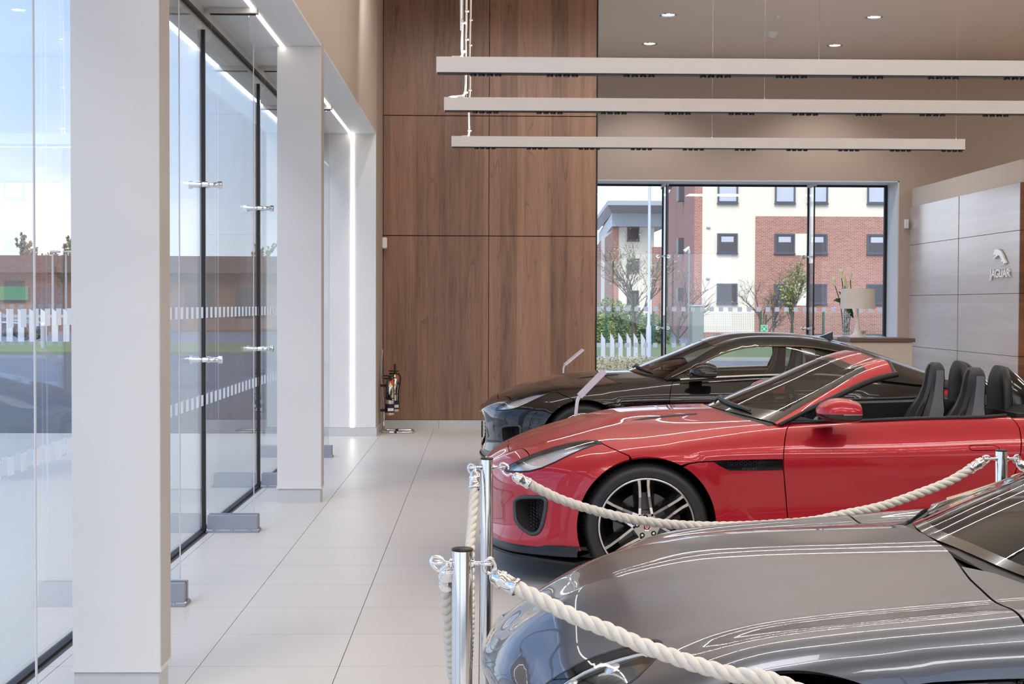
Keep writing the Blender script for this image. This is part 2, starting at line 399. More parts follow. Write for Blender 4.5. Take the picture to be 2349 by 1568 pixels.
# ------------------------------------------------------------------ side glazing: panes, glass fins, shoes, spider fittings
w1 = struct(MB().box(-1.925, -1.888, -7.0, 16.99, -0.01, 0.010).box(-1.906, -1.884, -7.0, 16.99, 3.466, 3.484).build('window_1', M_dark))
MB().box(-1.99, -1.918, -7.0, 16.99, 3.33, 3.482).box(-1.99, -1.885, -7.0, 16.99, 3.482, 3.545).build('head_channel', mat('pale_metal', srgb(176, 172, 166), 0.4, 0.3), w1)
FINS = [0.26, 2.66, 5.06, 7.46, 9.86, 12.26, 14.66]
edges = [-7.0, -4.54, -2.14] + FINS + [16.98]
for a, b_ in zip(edges[:-1], edges[1:]):
    MB().box(-1.912, -1.900, a + 0.010, b_ - 0.010, 0.0, 3.42).build('glass_pane', M_glass, w1)
M_edge = mat('glass_edge', srgb(206, 212, 226), 0.3)
for y in FINS:
    MB().box(-1.922, -1.888, y - 0.016, y + 0.016, 0.0, 3.40).build('mastic_joint', M_dark, w1)
    pts = [(-1.875, 0.155), (-1.868, 0.13), (-1.845, 0.115), (-1.845, 0.03), (-1.562, 0.03), (-1.562, 3.30), (-1.577, 3.315), (-1.592, 3.35), (-1.592, 3.506), (-1.84, 3.506), (-1.845, 3.36), (-1.86, 3.33), (-1.885, 3.315), (-1.885, 0.16)]
    MB().prism(pts, y - 0.008, y + 0.008, 'Y').build('glass_fin', M_finglass, w1)
    sh = MB()
    sh.box(-1.87, -1.528, y - 0.048, y - 0.012, 0.012, 0.118, 0.003).box(-1.87, -1.528, y + 0.012, y + 0.048, 0.012, 0.118, 0.003)
    sh.prism([(y - 0.075, 0.0), (y + 0.075, 0.0), (y + 0.075, 0.009), (y + 0.05, 0.014), (y + 0.044, 0.022), (y - 0.044, 0.022), (y - 0.05, 0.014), (y - 0.075, 0.009)], -1.875, -1.520, 'X')
    so = sh.build('fin_shoe', M_alu, w1)
    MB().box(-1.86, -1.532, y - 0.012, y + 0.012, 0.020, 0.117).build('rubber_gasket', M_blk, so)
    bo = MB()
    for k in range(3): bo.cyl((-1.82 + 0.12 * k, y - 0.064, 0.006), (-1.82 + 0.12 * k, y - 0.064, 0.018), 0.010, 8)
    bo.build('bolt', M_steel, so)
    hb = MB().box(-1.86, -1.53, y - 0.035, y - 0.010, 3.508, 3.545, 0.002).box(-1.86, -1.53, y + 0.010, y + 0.035, 3.508, 3.545, 0.002).build('head_bracket', mat('pale_bracket', srgb(198, 194, 186), 0.45, 0.2), w1)
    MB().box(-1.85, -1.545, y - 0.010, y + 0.010, 3.500, 3.512).build('head_gasket', M_blk, hb)
    MB().box(-1.5625, -1.559, y - 0.0085, y + 0.0085, 0.13, 3.30).build('polished_edge', M_edge, w1)
    for z in (1.17, 2.355):
        fo = MB()
        fo.cyl((-1.90, y - 0.03, z), (-1.862, y - 0.03, z), 0.022).cyl((-1.90, y + 0.03, z), (-1.862, y + 0.03, z), 0.022)
        fo.cyl((-1.862, y, z), (-1.80, y, z), 0.018).cyl((-1.80, y, z), (-1.775, y, z), 0.026).box(-1.88, -1.78, y - 0.034, y + 0.034, z - 0.012, z + 0.012, 0.006)
        fo.cyl((-1.985, y, z), (-1.915, y, z), 0.020).cyl((-1.995, y, z), (-1.975, y, z), 0.028)
        fo.build('spider_fitting', M_chrome, w1)
for z in (0.895, 1.49):
    dm = MB()
    y = 3.0
    while y < 16.9:
        dm.box(-1.8990, -1.8984, y, y + 0.075, z - 0.0375, z + 0.0375); y += 0.165
    o = dm.build('frosted_squares', M_dot, w1); o['kind'] = 'stuff'

# far window
w2 = struct(MB().box(1.0, 6.70, 23.90, 23.97, 0, 0.04).box(1.0, 6.70, 23.91, 23.95, 3.515, 3.55).box(6.655, 6.70, 23.90, 23.97, 0, 3.55).build('window_2', M_dark))
for a, b_ in ((1.0, 2.965), (2.985, 5.385), (5.405, 6.655)):
    MB().box(a, b_, 23.925, 23.937, 0.04, 3.50).build('glass_pane', M_glass, w2)
for x in (2.975, 5.395):
    MB().box(x - 0.022, x + 0.022, 23.905, 23.95, 0.04, 3.5).build('mastic_joint', M_dark, w2)
    MB().box(x - 0.008, x + 0.008, 23.53, 23.90, 0.03, 3.53).build('glass_fin', M_finglass, w2)
    MB().box(x - 0.045, x + 0.045, 23.53, 23.90, 0.0, 0.11, 0.004).build('fin_shoe', M_alu, w2)
    MB().box(x - 0.012, x + 0.012, 23.52, 23.532, 0.11, 3.5).build('fin_edge', M_blk, w2)
    MB().box(x - 0.04, x + 0.04, 23.53, 23.90, 3.50, 3.57).build('head_bracket', M_white, w2)
    for z in (1.17, 2.355):
        fo = MB()
        for s in (-1, 1):
            fo.tube([(x, 23.87, z), (x + s * 0.05, 23.865, z + 0.012), (x + s * 0.085, 23.875, z), (x + s * 0.085, 23.92, z)], 0.012, 8)
            fo.cyl((x + s * 0.085, 23.885, z), (x + s * 0.085, 23.925, z), 0.030)
        fo.sphere((x, 23.86, z), 0.024, 10)
        fo.build('spider_fitting', M_chrome, w2)
for z in (0.885, 1.485):
    dm = MB(); x = 1.1
    while x < 6.6:
        dm.box(x, x + 0.075, 23.9230, 23.9238, z - 0.0375, z + 0.0375); x += 0.156
    o = dm.build('frosted_squares', M_dot, w2); o['kind'] = 'stuff'

# reception wall block clad in walnut panels
M_core = mat('panel_core', srgb(45, 38, 34), 0.7)
wr = struct(MB().box(6.925, 9.5, 18.53, 23.3, 0.0, 3.14).build('wall_reception', M_core))
MB().box(6.93, 9.5, 18.54, 23.3, 3.14, 3.445).build('fascia', mat('fascia_paint', srgb(205, 192, 180), 0.6), wr)
zs = [(0.1, 0.900), (0.906, 1.716), (1.722, 2.530), (2.536, 3.147)]
for (ya, yb) in ((18.502, 20.872), (20.908, 23.30)):
    for (za, zb) in zs:
        MB().box(6.9, 6.926, ya, yb, za, zb, 0.0012).build('wood_panel', M_woodh, wr)
for (za, zb) in zs:
    MB().box(6.9, 9.5, 18.478, 18.502 - 0.001, za, zb, 0.0012).build('wood_panel', wood_mat('walnut_end', srgb(78, 48, 34), srgb(140, 92, 62), 'X', 1.0, 0.35, 0.4), wr)
MB().box(6.895, 9.5, 18.47, 18.478, 0.0, 0.1).box(6.89, 6.9, 18.478, 23.3, 0, 0.1).build('skirting', M_skirt, wr)
# cat emblem and lettering in polished metal, standing off the panel
M_pol = mat('polished_metal', (0.92, 0.88, 0.82, 1), 0.3, 0.8)
tx = text_mesh('wall_letters', 'JAGUAR', 0.15, M_pol, 0.012, None, spacing=1.0, bold=0.004)
tx.rotation_euler = (PI / 2, 0, -PI / 2); tx.location = (6.885, 19.13, 1.985); tx.scale = (1.35, 1, 1)
tag(tx, 'row of raised silver capital letters on the reception wall', 'letters')
cat_out = [(0.0, .62), (.06, .70), (.05, .76), (.10, .80), (.20, .84), (.32, .83), (.44, .80), (.58, .72), (.70, .60), (.80, .46), (.90, .30), (1.0, .18), (1.05, .10), (.98, .06), (.90, .10), (.86, .02), (.78, .0), (.80, .08), (.76, .16), (.66, .14), (.60, .20), (.66, .26), (.62, .34), (.52, .44), (.44, .50), (.34, .48), (.26, .46), (.16, .40), (.06, .34), (0.0, .36), (.06, .44), (.16, .50), (.14, .56), (.05, .52), (-.02, .55)]
cm = MB().prism([(19.36 - 0.46 * a, 2.10 + 0.26 * b) for a, b in catmull(cat_out, 3, True)], 6.868, 6.892, 'X').build('leaping_cat_emblem', M_pol)
md = cm.modifiers.new('round', 'BEVEL'); md.width = 0.006; md.segments = 2
tag(cm, 'polished metal emblem of a leaping cat on the reception wall', 'emblem')
sn = tag(MB().box(6.80, 6.87, 23.24, 23.30, 2.80, 2.95, 0.01).build('wall_alarm', M_wht), 'small white alarm box between window and reception wall', 'sensor')
# ------------------------------------------------------------------ outside
rnd = random.Random(5)
M_pave = mat('pale_paving', srgb(196, 194, 190), 0.85, noise=0.08, nscale=30, bump=0.05, bscale=60)
M_asph = mat('asphalt', srgb(128, 128, 132), 0.8, noise=0.12, nscale=25)
M_grass = mat('mown_grass', srgb(124, 134, 86), 0.9, noise=0.2, nscale=14)
M_soil = mat('bark_mulch', srgb(112, 92, 76), 0.95, noise=0.35, nscale=25)
M_kerb = mat('concrete_kerb', srgb(186, 182, 174), 0.8, noise=0.06, nscale=12)
M_brick = brick_mat('red_brick', srgb(184, 118, 98), srgb(156, 94, 78), srgb(198, 176, 160))
M_brickd = brick_mat('brown_brick', srgb(128, 88, 70), srgb(108, 72, 58), srgb(150, 128, 112))
M_cream = mat('cream_render', srgb(240, 230, 208), 0.8, noise=0.03, nscale=1.2)
M_wframe = mat('slate_frame', srgb(84, 88, 100), 0.4)
M_wglass = mat('dark_window_glass', srgb(54, 54, 62), 0.06, spec=0.8)
M_blind_sky = mat('pale_blind_and_sky', srgb(196, 200, 208), 0.6)
M_roofm = mat('grey_roof_metal', srgb(176, 180, 182), 0.5, 0.1)
M_bark = mat('tree_bark', srgb(104, 92, 84), 0.9)
M_leafy = mat('spring_leaf', srgb(150, 160, 88), 0.7)
M_leafg = mat('hedge_leaf', srgb(122, 136, 82), 0.7, noise=0.3, nscale=1.5)
M_leaft = mat('tan_leaf', srgb(168, 150, 108), 0.8, noise=0.3, nscale=1.5)
M_fgreen = mat('fence_green', srgb(46, 92, 74), 0.5)

gnd = struct(MB().box(-60, 200, -80, 260, -1.2, -0.30).build('ground', M_asph))
struct(MB().box(-30.0, -1.952, -30, 17.5, -0.45, -0.02).box(-2.1, 16, 24.4, 29.0, -0.45, -0.02).build('pavement', M_pave))
struct(MB().box(-120, -1.952, 17.5, 46, -0.45, -0.05).build('road', mat('dark_asphalt', srgb(96, 98, 104), 0.8, noise=0.12, nscale=25)))
struct(MB().box(-120, 1.0, 46, 57, -0.45, 0.0).build('lawn_left', M_grass))
bed = struct(MB().box(1.4, 4.7, 32.0, 38.2, -0.45, 0.0).build('planting_bed', M_soil))
struct(MB().box(-2, 60, 29.0, 32.0, -0.45, -0.03).box(4.7, 60, 32.0, 41.0, -0.45, -0.03).build('car_park', M_asph))
kb = struct(MB().box(1.0, 60, 41.0, 41.3, -0.45, 0.06).box(1.2, 1.4, 31.8, 41.0, -0.4, 0.06).build('kerb', M_kerb))
struct(MB().box(-2, 80, 41.3, 56, -0.45, 0.05).build('lawn', M_grass))

def win(mb_parent, x, z, w, h, y, glassm, kind=0):
    """framed window standing on a wall face that looks towards -Y"""
    f = MB(); t = 0.09
    f.box(x, x + w, y - 0.06, y + 0.02, z, z + t).box(x, x + w, y - 0.06, y + 0.02, z + h - t, z + h).box(x, x + t, y - 0.06, y + 0.02, z + t, z + h - t).box(x + w - t, x + w, y - 0.06, y + 0.02, z + t, z + h - t)
    f.box(x - 0.03, x + w + 0.03, y - 0.11, y + 0.02, z - 0.06, z)
    fo = f.build('window', M_wframe, mb_parent)
    MB().box(x + t, x + w - t, y - 0.02, y + 0.01, z + t, z + h - t).build('pane', glassm, fo)
    if kind == 1:
        MB().box(x + 0.22, x + w - 0.22, y - 0.03, y - 0.02, z + h * 0.56, z + h * 0.84, 0.005).build('blind', M_blind_sky, fo)

# main block: cream and brick front, brick return
AY = 78.0
def ax(px): return (px - 1108.75) * AY / 3314.4
def az(py): return 1.5538 + (699.5 - py) * AY / 3314.4
blk = thing('apartment_building', 'large cream and red brick apartment block with slate framed windows behind the far window', 'building', (ax(1608), AY, -2.5))
def A(mb, name, m, parent=None):
    o = mb.xform(Matrix.Translation((-ax(1608), -AY, 2.5))).build(name, m, blk if parent is None else parent); return o
xr, xL = ax(2420), ax(1609)
A(MB().box(xL, xr, AY, AY + 0.35, -2.5, 10.6), 'cream_wall', M_cream)
A(MB().box(ax(1733), xr, AY - 0.05, AY, -2.5, az(495)), 'brick_facing', M_brick)
A(MB().box(ax(1592), ax(1610), AY - 0.06, AY + 0.5, -2.5, 10.6), 'brick_corner', M_brick)
A(MB().prism([(ax(1592), AY - 0.06), (ax(1592) + 0.3, AY + 0.4), (ax(1540) * 1.46, AY * 1.46), (ax(1530) * 1.45, AY * 1.46)], -2.5, 10.0, 'Z'), 'brick_return', M_brick)
A(MB().box(ax(1612), ax(1733), AY - 0.06, AY, -2.5, az(762)), 'brick_plinth', M_brick)
A(MB().prism([(ax(1590), AY - 0.8), (xr, AY - 0.8), (xr, AY + 12), (ax(1530) * 1.46, AY * 1.46), (ax(1517) * 1.44, AY * 1.45)], 10.6, 11.0, 'Z'), 'roof', M_roofm)
for r, (py0, py1) in enumerate(((420, 465), (535, 580), (650, 695), (765, 810))):
    for px in (1645, 1777, 1872 - 20, 1990):
        if r < 3 or px > 1700 or px == 1645:
            win(blk, ax(px) - ax(1608), az(py1) + 2.5, 47 * AY / 3314.4, (py1 - py0) * AY / 3314.4, -0.06, M_blind_sky if r == 0 else M_wglass, 1 if r == 1 else 0)  # top-row panes take the pale colour in place of reflected sky
    if r in (1, 2):
        A(MB().box(ax(1824), ax(1852), AY - 0.08, AY, az(py1 + 5), az(py0)), 'cream_inset', M_cream)
for py in (520, 637): A(MB().box(ax(1620), ax(1629), AY - 0.1, AY, az(py + 3), az(py)), 'vent_grille', M_roofm)
for k, (u, v, w) in enumerate(((0.10, 418, 462), (0.10, 546, 582), (0.10, 660, 690))):
    t_ = 0.22; px = ax(1592) + (ax(1540) * 1.46 - ax(1592)) * t_; py_ = AY + AY * 0.62 * t_
    z0 = 1.55 + (699 - w) * py_ / 3314.4; z1 = 1.55 + (699 - v) * py_ / 3314.4
    A(MB().box(px - 0.25, px + 0.1, py_ - 0.6, py_ + 0.4, z0, z1), 'slit_window', M_wframe)
A(MB().cyl((ax(1592) - 0.45 + (ax(1540) * 1.46 - ax(1592)) * 0.4, AY * 1.25 - 0.3, -2), (ax(1592) - 0.45 + (ax(1540) * 1.46 - ax(1592)) * 0.4, AY * 1.25 - 0.3, 10), 0.14, 8), 'downpipe', M_wframe)

# farther block under an overhanging roof
BY = 126.0
def bx_(px): return (px - 1108.75) * BY / 3314.4
def bz(py): return 1.5538 + (699.0 - py) * BY / 3314.4
bl2 = thing('apartment_building', 'smaller far block under an overhanging pale grey roof left of the lamp post', 'building', (bx_(1417), BY, -3))
def B(mb, name, m): return mb.xform(Matrix.Translation((-bx_(1417), -BY, 3))).build(name, m, bl2)
B(MB().box(bx_(1417), bx_(1500), BY, BY + 18, -3, bz(520)), 'cream_wall', M_cream)
B(MB().box(bx_(1405), bx_(1418), BY - 0.1, BY + 0.6, -3, bz(520)), 'brick_corner', M_brick)
B(MB().prism([(bx_(1405), BY - 0.1), (bx_(1410), BY + 0.5), (bx_(1372) * 1.3, BY * 1.3), (bx_(1362) * 1.3, BY * 1.3)], -3, bz(530), 'Z'), 'brick_return', M_brick)
B(MB().box(bx_(1496), bx_(1530), BY - 0.8, BY + 10, -3, bz(567)), 'brick_bay', M_brick)
B(MB().prism([(bx_(1402), BY - 0.4), (bx_(1530), BY - 0.4), (bx_(1530), BY + 18), (bx_(1372) * 1.28, BY * 1.28)], bz(520), bz(490), 'Z'), 'pale_fascia', mat('pale_cladding', srgb(214, 220, 222), 0.6))
B(MB().prism([(bx_(1384), BY - 4.0), (bx_(1545), BY - 4.0), (bx_(1545), BY + 18), (bx_(1366) * 1.2, BY * 1.25)], bz(478), bz(468), 'Z'), 'roof', M_roofm)
B(MB().add([(bx_(1384), BY - 4.0, bz(478)), (bx_(1545), BY - 4.0, bz(478)), (bx_(1545), BY - 0.4, bz(490)), (bx_(1402), BY - 0.4, bz(490))], [(0, 1, 2, 3)]).add([(bx_(1384), BY - 4.0, bz(478)), (bx_(1402), BY - 0.4, bz(490)), (bx_(1376) * 1.2, BY * 1.22, bz(492)), (bx_(1366) * 1.2, BY * 1.22, bz(478))], [(0, 1, 2, 3)]), 'eaves_soffit', mat('eaves_grey', srgb(188, 188, 184), 0.7))
for py0, py1 in ((521, 552), (593, 625), (666, 697)):
    win(bl2, bx_(1438) - bx_(1417), bz(py1) + 3, 28 * BY / 3314.4, (py1 - py0) * BY / 3314.4, -0.02, M_wglass)

# trees, hedges
def branch_tree(name, label, loc, h, spread, seed, leaf=None, nleaf=0, group=None, levels=4, lsize=0.10):
    r = random.Random(seed); t = thing(name, label, 'tree', loc, group=group)
    mb = MB(); tips = []
    def grow(p, d, ln, rad, lv):
        q = p + d * ln; mid = p + d * ln * 0.5 + Vector((r.uniform(-1, 1), r.uniform(-1, 1), 0)) * ln * 0.05
        mb.tube([p, mid, q], [rad, rad * 0.85, rad * 0.65], 5 if lv > 1 else 3, caps=False)
        if lv <= 2: tips.append((p, q))
        if lv == 0: return
        for k in range(4 if lv > 1 else 3):
            a = r.uniform(0, 2 * PI); til = r.uniform(0.25, 0.8) * spread
            nd = (d + Vector((math.cos(a), math.sin(a), 0.15)) * til).normalized()
            s = r.uniform(0.35, 1.0)
            grow(p + d * ln * s, nd, ln * r.uniform(0.55, 0.78), rad * 0.5, lv - 1)
    grow(Vector((0, 0, -0.3)), Vector((0, 0, 1)), h * 0.42, h * 0.016, levels)
    mb.build('branches', M_bark, t)
    if leaf:
        lm = MB()
        for _ in range(nleaf):
            a, b_ = r.choice(tips); p = a.lerp(b_, r.random()) + Vector((r.gauss(0, .05), r.gauss(0, .05), r.gauss(0, .05))); s = lsize * r.uniform(0.6, 1.4)
            u = Vector((r.gauss(0, 1), r.gauss(0, 1), r.gauss(0, 1))).normalized() * s; w = u.orthogonal().normalized() * s * 0.6
            lm.add([p - u, p + w, p + u, p - w], [(0, 1, 2, 3)])
        o = lm.build('leaves', leaf, t); o['kind'] = 'stuff'
    return t
def bush(name, label, loc, sx_, sy_, sz_, n, leaf, seed, group=None, lsize=0.12):
    r = random.Random(seed); t = thing(name, label, 'bush', loc, group=group)
    st = MB()
    for k in range(7):
        a = r.uniform(0, 2 * PI); st.tube([(0, 0, -0.2), (sx_ * .3 * math.cos(a), sy_ * .3 * math.sin(a), sz_ * .5), (sx_ * .6 * math.cos(a), sy_ * .6 * math.sin(a), sz_ * .85)], [0.03, 0.02, 0.008], 4)
    st.build('stems', M_bark, t)
    lm = MB()
    for _ in range(n):
        while True:
            q = Vector((r.uniform(-1, 1), r.uniform(-1, 1), r.uniform(0, 1)))
            if 0.35 < q.length < 1.0 + 0.12 * math.sin(7 * q.x + seed) * math.cos(5 * q.z): break
        p = Vector((q.x * sx_, q.y * sy_, q.z * sz_)); s = lsize * r.uniform(0.6, 1.4)
        u = Vector((r.gauss(0, 1), r.gauss(0, 1), r.gauss(0, 1))).normalized() * s; w = u.orthogonal().normalized() * s * 0.55
        lm.add([p - u, p + w, p + u, p - w], [(0, 1, 2, 3)])
    o = lm.build('leaves', leaf, t); o['kind'] = 'stuff'
    return t
def gp(px, y): return (px - 1108.75) * y / 3314.4
branch_tree('bare_tree', 'bare branching tree beside the lamp post outside the far window', (gp(1458, 52), 52, 0), 5.4, 1.25, 3, M_leafy, 250, levels=5, lsize=.05)
branch_tree('bare_tree', 'bare tree in front of the main block, left of the green sign', (gp(1760, 60), 60, -0.6), 4.9, 1.5, 8, M_leafy, 150, levels=5, lsize=.05)
branch_tree('young_tree', 'slim young tree with fresh yellow green leaves right of the green sign', (gp(1822, 56), 56, -0.2), 4.2, 0.6, 21, M_leafy, 420, levels=4, lsize=.07)
branch_tree('bare_tree', 'thin bare tree behind the first black glazing post', (gp(1560, 58), 58, -0.4), 4.2, 1.2, 31, levels=4)
for k, (px, y, sx_, sz_, lf, lab) in enumerate(((1400, 60, 1.0, 2.0, M_leafg, 'green hedge bush at the left edge of the far window'), (1445, 64.5, 1.1, 1.7, M_leafg, 'green bush under the bare tree by the lamp post'), (1495, 61, 0.9, 1.3, M_leafg, 'low green bush right of the lamp post'), (1380, 57, 0.6, 1.3, M_leafy, 'yellow green shrub behind the first white posts'))):
    bush('hedge_bush', lab, (gp(px, y), y, -0.1), sx_, 0.8, sz_, 2200, lf, 40 + k, lsize=.07)
lw = MB(); r = random.Random(77)
for _ in range(8000):
    x, y = r.uniform(1.5, 4.6), r.uniform(32.1, 38.0); h = abs(r.gauss(0.08, 0.07)); s = 0.03
    p = Vector((x, y, h)); u = Vector((r.gauss(0, 1), r.gauss(0, 1), r.gauss(0, 1))).normalized() * s; w = u.orthogonal().normalized() * s * 0.6
    lw.add([p - u, p + w, p + u, p - w], [(0, 1, 2, 3)])
tag(lw.build('ground_cover', mat('dry_ground_cover', srgb(176, 168, 132), 0.9, noise=0.4, nscale=2)), 'low pale ground cover plants in the bark bed outside', 'plants', kind='stuff')

# slanted white posts
pw = MB().prism([(-0.055, -0.1), (0.055, -0.1), (0.055, 0.62), (-0.055, 0.80)], -0.07, 0.07, 'Y').mesh('slanted_post', mat('white_post', srgb(214, 214, 216), 0.6, noise=0.05, nscale=4))
for k, px in enumerate((1384, 1405, 1424, 1443, 1459, 1476)):
    o = link(bpy.data.objects.new('slanted_post', pw)); o.location = (gp(px, 38.6), 38.6, 0.0)
    tag(o, ['leftmost', 'second from left', 'third from left', 'fourth from left', 'fifth from left', 'rightmost'][k] + ' of the six white slant-topped posts before the lawn', 'post', 'white slanted posts on the lawn edge')
lp = thing('lamp_post', 'tall pale lamp post with a black foot outside the far window', 'lamp post', (gp(1489, 38), 38, 0))
MB().cyl((0, 0, 0), (0, 0, 0.16), 0.075, 12).build('black_foot', M_blk, lp)
MB().tube([(0, 0, 0.16), (0, 0, 0.95), (0, 0, 1.05), (0, 0, 7.5)], [0.07, 0.07, 0.04, 0.035], 12).build('column_shaft', mat('galvanised', srgb(206, 212, 222), 0.5, 0.2), lp)
MB().box(-0.9, 0.05, -0.12, 0.12, 7.45, 7.6, 0.03).build('lantern', M_roofm, lp)

# green mesh fence with its sign
fc = thing('mesh_fence', 'green wire mesh fence in front of the brick block', 'fence', (gp(1370, 55), 55, 0))
fx0, fx1 = 0.0, gp(2100, 55) - gp(1370, 55)
for px in (1391, 1500, 1587, 1747, 1892, 2045):
    MB().box(gp(px, 55) - gp(1370, 55) - 0.04, gp(px, 55) - gp(1370, 55) + 0.04, -0.04, 0.04, -0.3, 1.35).build('post', M_fgreen, fc)
wm_ = MB(); x = 0
while x < fx1: wm_.box(x, x + 0.005, -0.003, 0.003, -0.2, 1.25); x += 0.07
for k in range(24): wm_.box(0, fx1, -0.003, 0.003, -0.2 + 0.063 * k, -0.195 + 0.063 * k)
o = wm_.build('wire_mesh', M_fgreen, fc); o['kind'] = 'stuff'
sg = thing('assembly_sign', 'small green and white sign fixed to the mesh fence', 'sign', (gp(1757, 54.8), 54.94, 0.62))
MB().box(-0.13, 0.13, -0.012, 0.0, -0.2, 0.18, 0.004).build('sign_board', M_wht, sg)
sm = mat('sign_green', srgb(38, 158, 106), 0.5)
g_ = MB()
for (a, b_, c, d) in ((-0.115, 0.115, -0.095, 0.165), (-0.115, 0.115, -0.185, -0.11)): g_.box(a, b_, -0.016, -0.012, c, d)
g_.build('green_field', sm, sg)
wmk = MB()
for sx_, sz_ in ((-1, -1), (-1, 1), (1, -1), (1, 1)):
    wmk.prism([(sx_ * 0.09, 0.035 + sz_ * 0.10), (sx_ * 0.045, 0.035 + sz_ * 0.085), (sx_ * 0.075, 0.035 + sz_ * 0.045)], -0.02, -0.016, 'Y')
    wmk.prism([(sx_ * 0.07, 0.035 + sz_ * 0.08), (sx_ * 0.035, 0.035 + sz_ * 0.05), (sx_ * 0.045, 0.035 + sz_ * 0.04)], -0.02, -0.016, 'Y')
for xx in (-0.02, 0.02, 0.0): wmk.box(xx - 0.013, xx + 0.013, -0.02, -0.016, -0.01, 0.06 if xx else 0.075)
wmk.build('arrow_symbol', M_wht, sg)
cc = thing('security_camera', 'white security camera on a mast in front of the brick return', 'camera', (gp(1578, 56), 56, 3.45))
MB().tube([(0.05, 0, -3.7), (0.05, 0, 0.1)], 0.035, 8).build('mast', mat('mast_grey', srgb(150, 150, 152), 0.5), cc)
MB().tube([(0.05, 0, 0.1), (0.0, -0.05, 0.3), (-0.15, -0.08, 0.18)], [0.05, 0.09, 0.075], 8).build('housing', M_wht, cc)
ub = thing('utility_cabinet', 'grey cabinet between the fence and the brick return outside', 'cabinet', (gp(1600, 50), 50, -0.1))
MB().box(-0.2, 0.2, -0.3, 0.3, 0.0, 1.6, 0.02).build('body', mat('cabinet_grey', srgb(140, 144, 140), 0.6, noise=.1, nscale=4), ub)
MB().box(-0.22, 0.22, -0.33, 0.33, 1.6, 1.66, 0.01).build('lid', M_roofm, ub)

# beyond the side glazing: barrier, buildings, trees
sb = thing('slatted_barrier', 'long white slatted barrier across the road seen through the side glazing', 'barrier', (gp(-150, 58), 58, 0))
for k in range(20):
    MB().prism([(-0.12, 0.0), (0.12, 0.0), (0.12, 1.15), (-0.12, 1.3)], -0.04, 0.04, 'Y').xform(Matrix.Translation((0.45 * k, 0, 0))).build('slat', mat('white_slat', srgb(222, 224, 230), 0.6), sb)
MB().box(-0.3, 9.0, 0.04, 0.10, 0.95, 1.07).build('rail', M_roofm, sb)
hb_ = thing('brick_building', 'low brown brick building with a dark roof behind the white barrier', 'building', (gp(-260, 95), 95, 0))
x1_ = gp(660, 95) - gp(-260, 95)
MB().box(0, x1_, 0, 14, -0.5, 3.6).build('wall', M_brickd, hb_)
MB().prism([(-0.6, 3.5), (-0.3, 4.6), (x1_, 4.6), (x1_, 3.5)], -0.9, 15, 'Y').build('roof', mat('brown_roof', srgb(96, 78, 70), 0.8, noise=.1, nscale=2), hb_)
MB().box(5.2, 9.6, -0.25, -0.05, 1.7, 2.6, 0.02).build('fascia_board', mat('green_board', srgb(62, 138, 80), 0.5), hb_)
for k in range(5): MB().box(9.8 + 3.3 * k, 11.8 + 3.3 * k, -0.06, 0.02, 0.6, 2.6).build('window', M_wglass, hb_)
TREE_AT = ['leftmost', 'second from left', 'third from left', 'fourth from left', 'fifth from left', 'sixth from left', 'rightmost']
for k, px in enumerate((-60, 10, 60, 118, 160, 330, 590)):
    branch_tree('bare_tree', TREE_AT[k] + ' of the early spring trees behind the brown building', (gp(px, 122), 122 + 7 * (k % 2), 0), (7.2, 8.4, 7.6, 8.8, 8.0, 7.4, 7.8)[k], 0.75, 100 + k, M_leaft if k % 3 else M_leafg, 1500, 'trees behind the brown building', levels=3, lsize=.16)
for k, px in enumerate((128, 158)):
    t = thing('street_lamp', ['slim street lamp left of the pair beyond the white barrier', 'slim street lamp right of the pair beyond the white barrier'][k], 'lamp post', (gp(px, 70), 70, 0))
    MB().tube([(0, 0, 0), (0, 0, 3.4), (0, 0, 4.0)], [0.07, 0.05, 0.04], 8).build('column_shaft', M_roofm, t)
    MB().box(-0.1, 0.35, -0.1, 0.1, 3.95, 4.05, 0.02).build('lantern', M_roofm, t)
bo_ = thing('bollard', 'short grey bollard on the paving beyond the side glazing', 'bollard', (gp(106, 50), 50, 0))
MB().cyl((0, 0, 0), (0, 0, 0.75), 0.09, 12).build('shaft', M_roofm, bo_)
MB().sphere((0, 0, 0.78), 0.10, 10).build('cap', M_wht, bo_)
# ------------------------------------------------------------------ pendant beams, cables, ceiling fittings
M_beam = mat('satin_white_metal', srgb(250, 248, 246), 0.4)
M_spot = mat('beam_led', (1, 1, 1, 1), 0.5, emit=(1, 0.93, 0.85, 1), estr=14.0)
def beam(i, x0, x1, y, label):
    t = thing('pendant_beam', label, 'pendant light', (x0, y, BEAM_Z), group='long white pendant beams')
    Lb = x1 - x0
    MB().box(0, Lb, -BEAM_W / 2, BEAM_W / 2, 0.006, BEAM_H, 0.002).build('housing', M_beam, t)
    MB().box(0.004, Lb - 0.004, -BEAM_W / 2 + 0.003, BEAM_W / 2 - 0.003, 0.0, 0.006).build('louvre_tray', M_blk, t)
    sm_, rm = MB(), MB()
    x = 0.22
    while x < Lb - 0.1:
        for k in range(4):
            sm_.cyl((x + 0.05 * k, 0, -0.002), (x + 0.05 * k, 0, 0.001), 0.014, 10)
            rm.lathe([(0.015, -0.001), (0.016, -0.012), (0.019, -0.012), (0.019, 0.001)], 10, (x + 0.05 * k, 0, 0))
        x += 0.46
    o = sm_.build('led_lens', M_spot, t); o['kind'] = 'stuff'
    o = rm.build('lens_ring', M_blk, t); o['kind'] = 'stuff'
    for wx in (0.16, 2.30, Lb - 0.07):
        MB().cyl((wx, 0, BEAM_H), (wx, 0, 5.53 - BEAM_Z), 0.0016, 6).build('suspension_wire', M_steel, t)
    MB().lathe([(0.001, 0.008), (0.03, 0.006), (0.034, 0.0)], 16, (0.12, 0, BEAM_H)).build('cable_gland', M_wht, t)
    return t
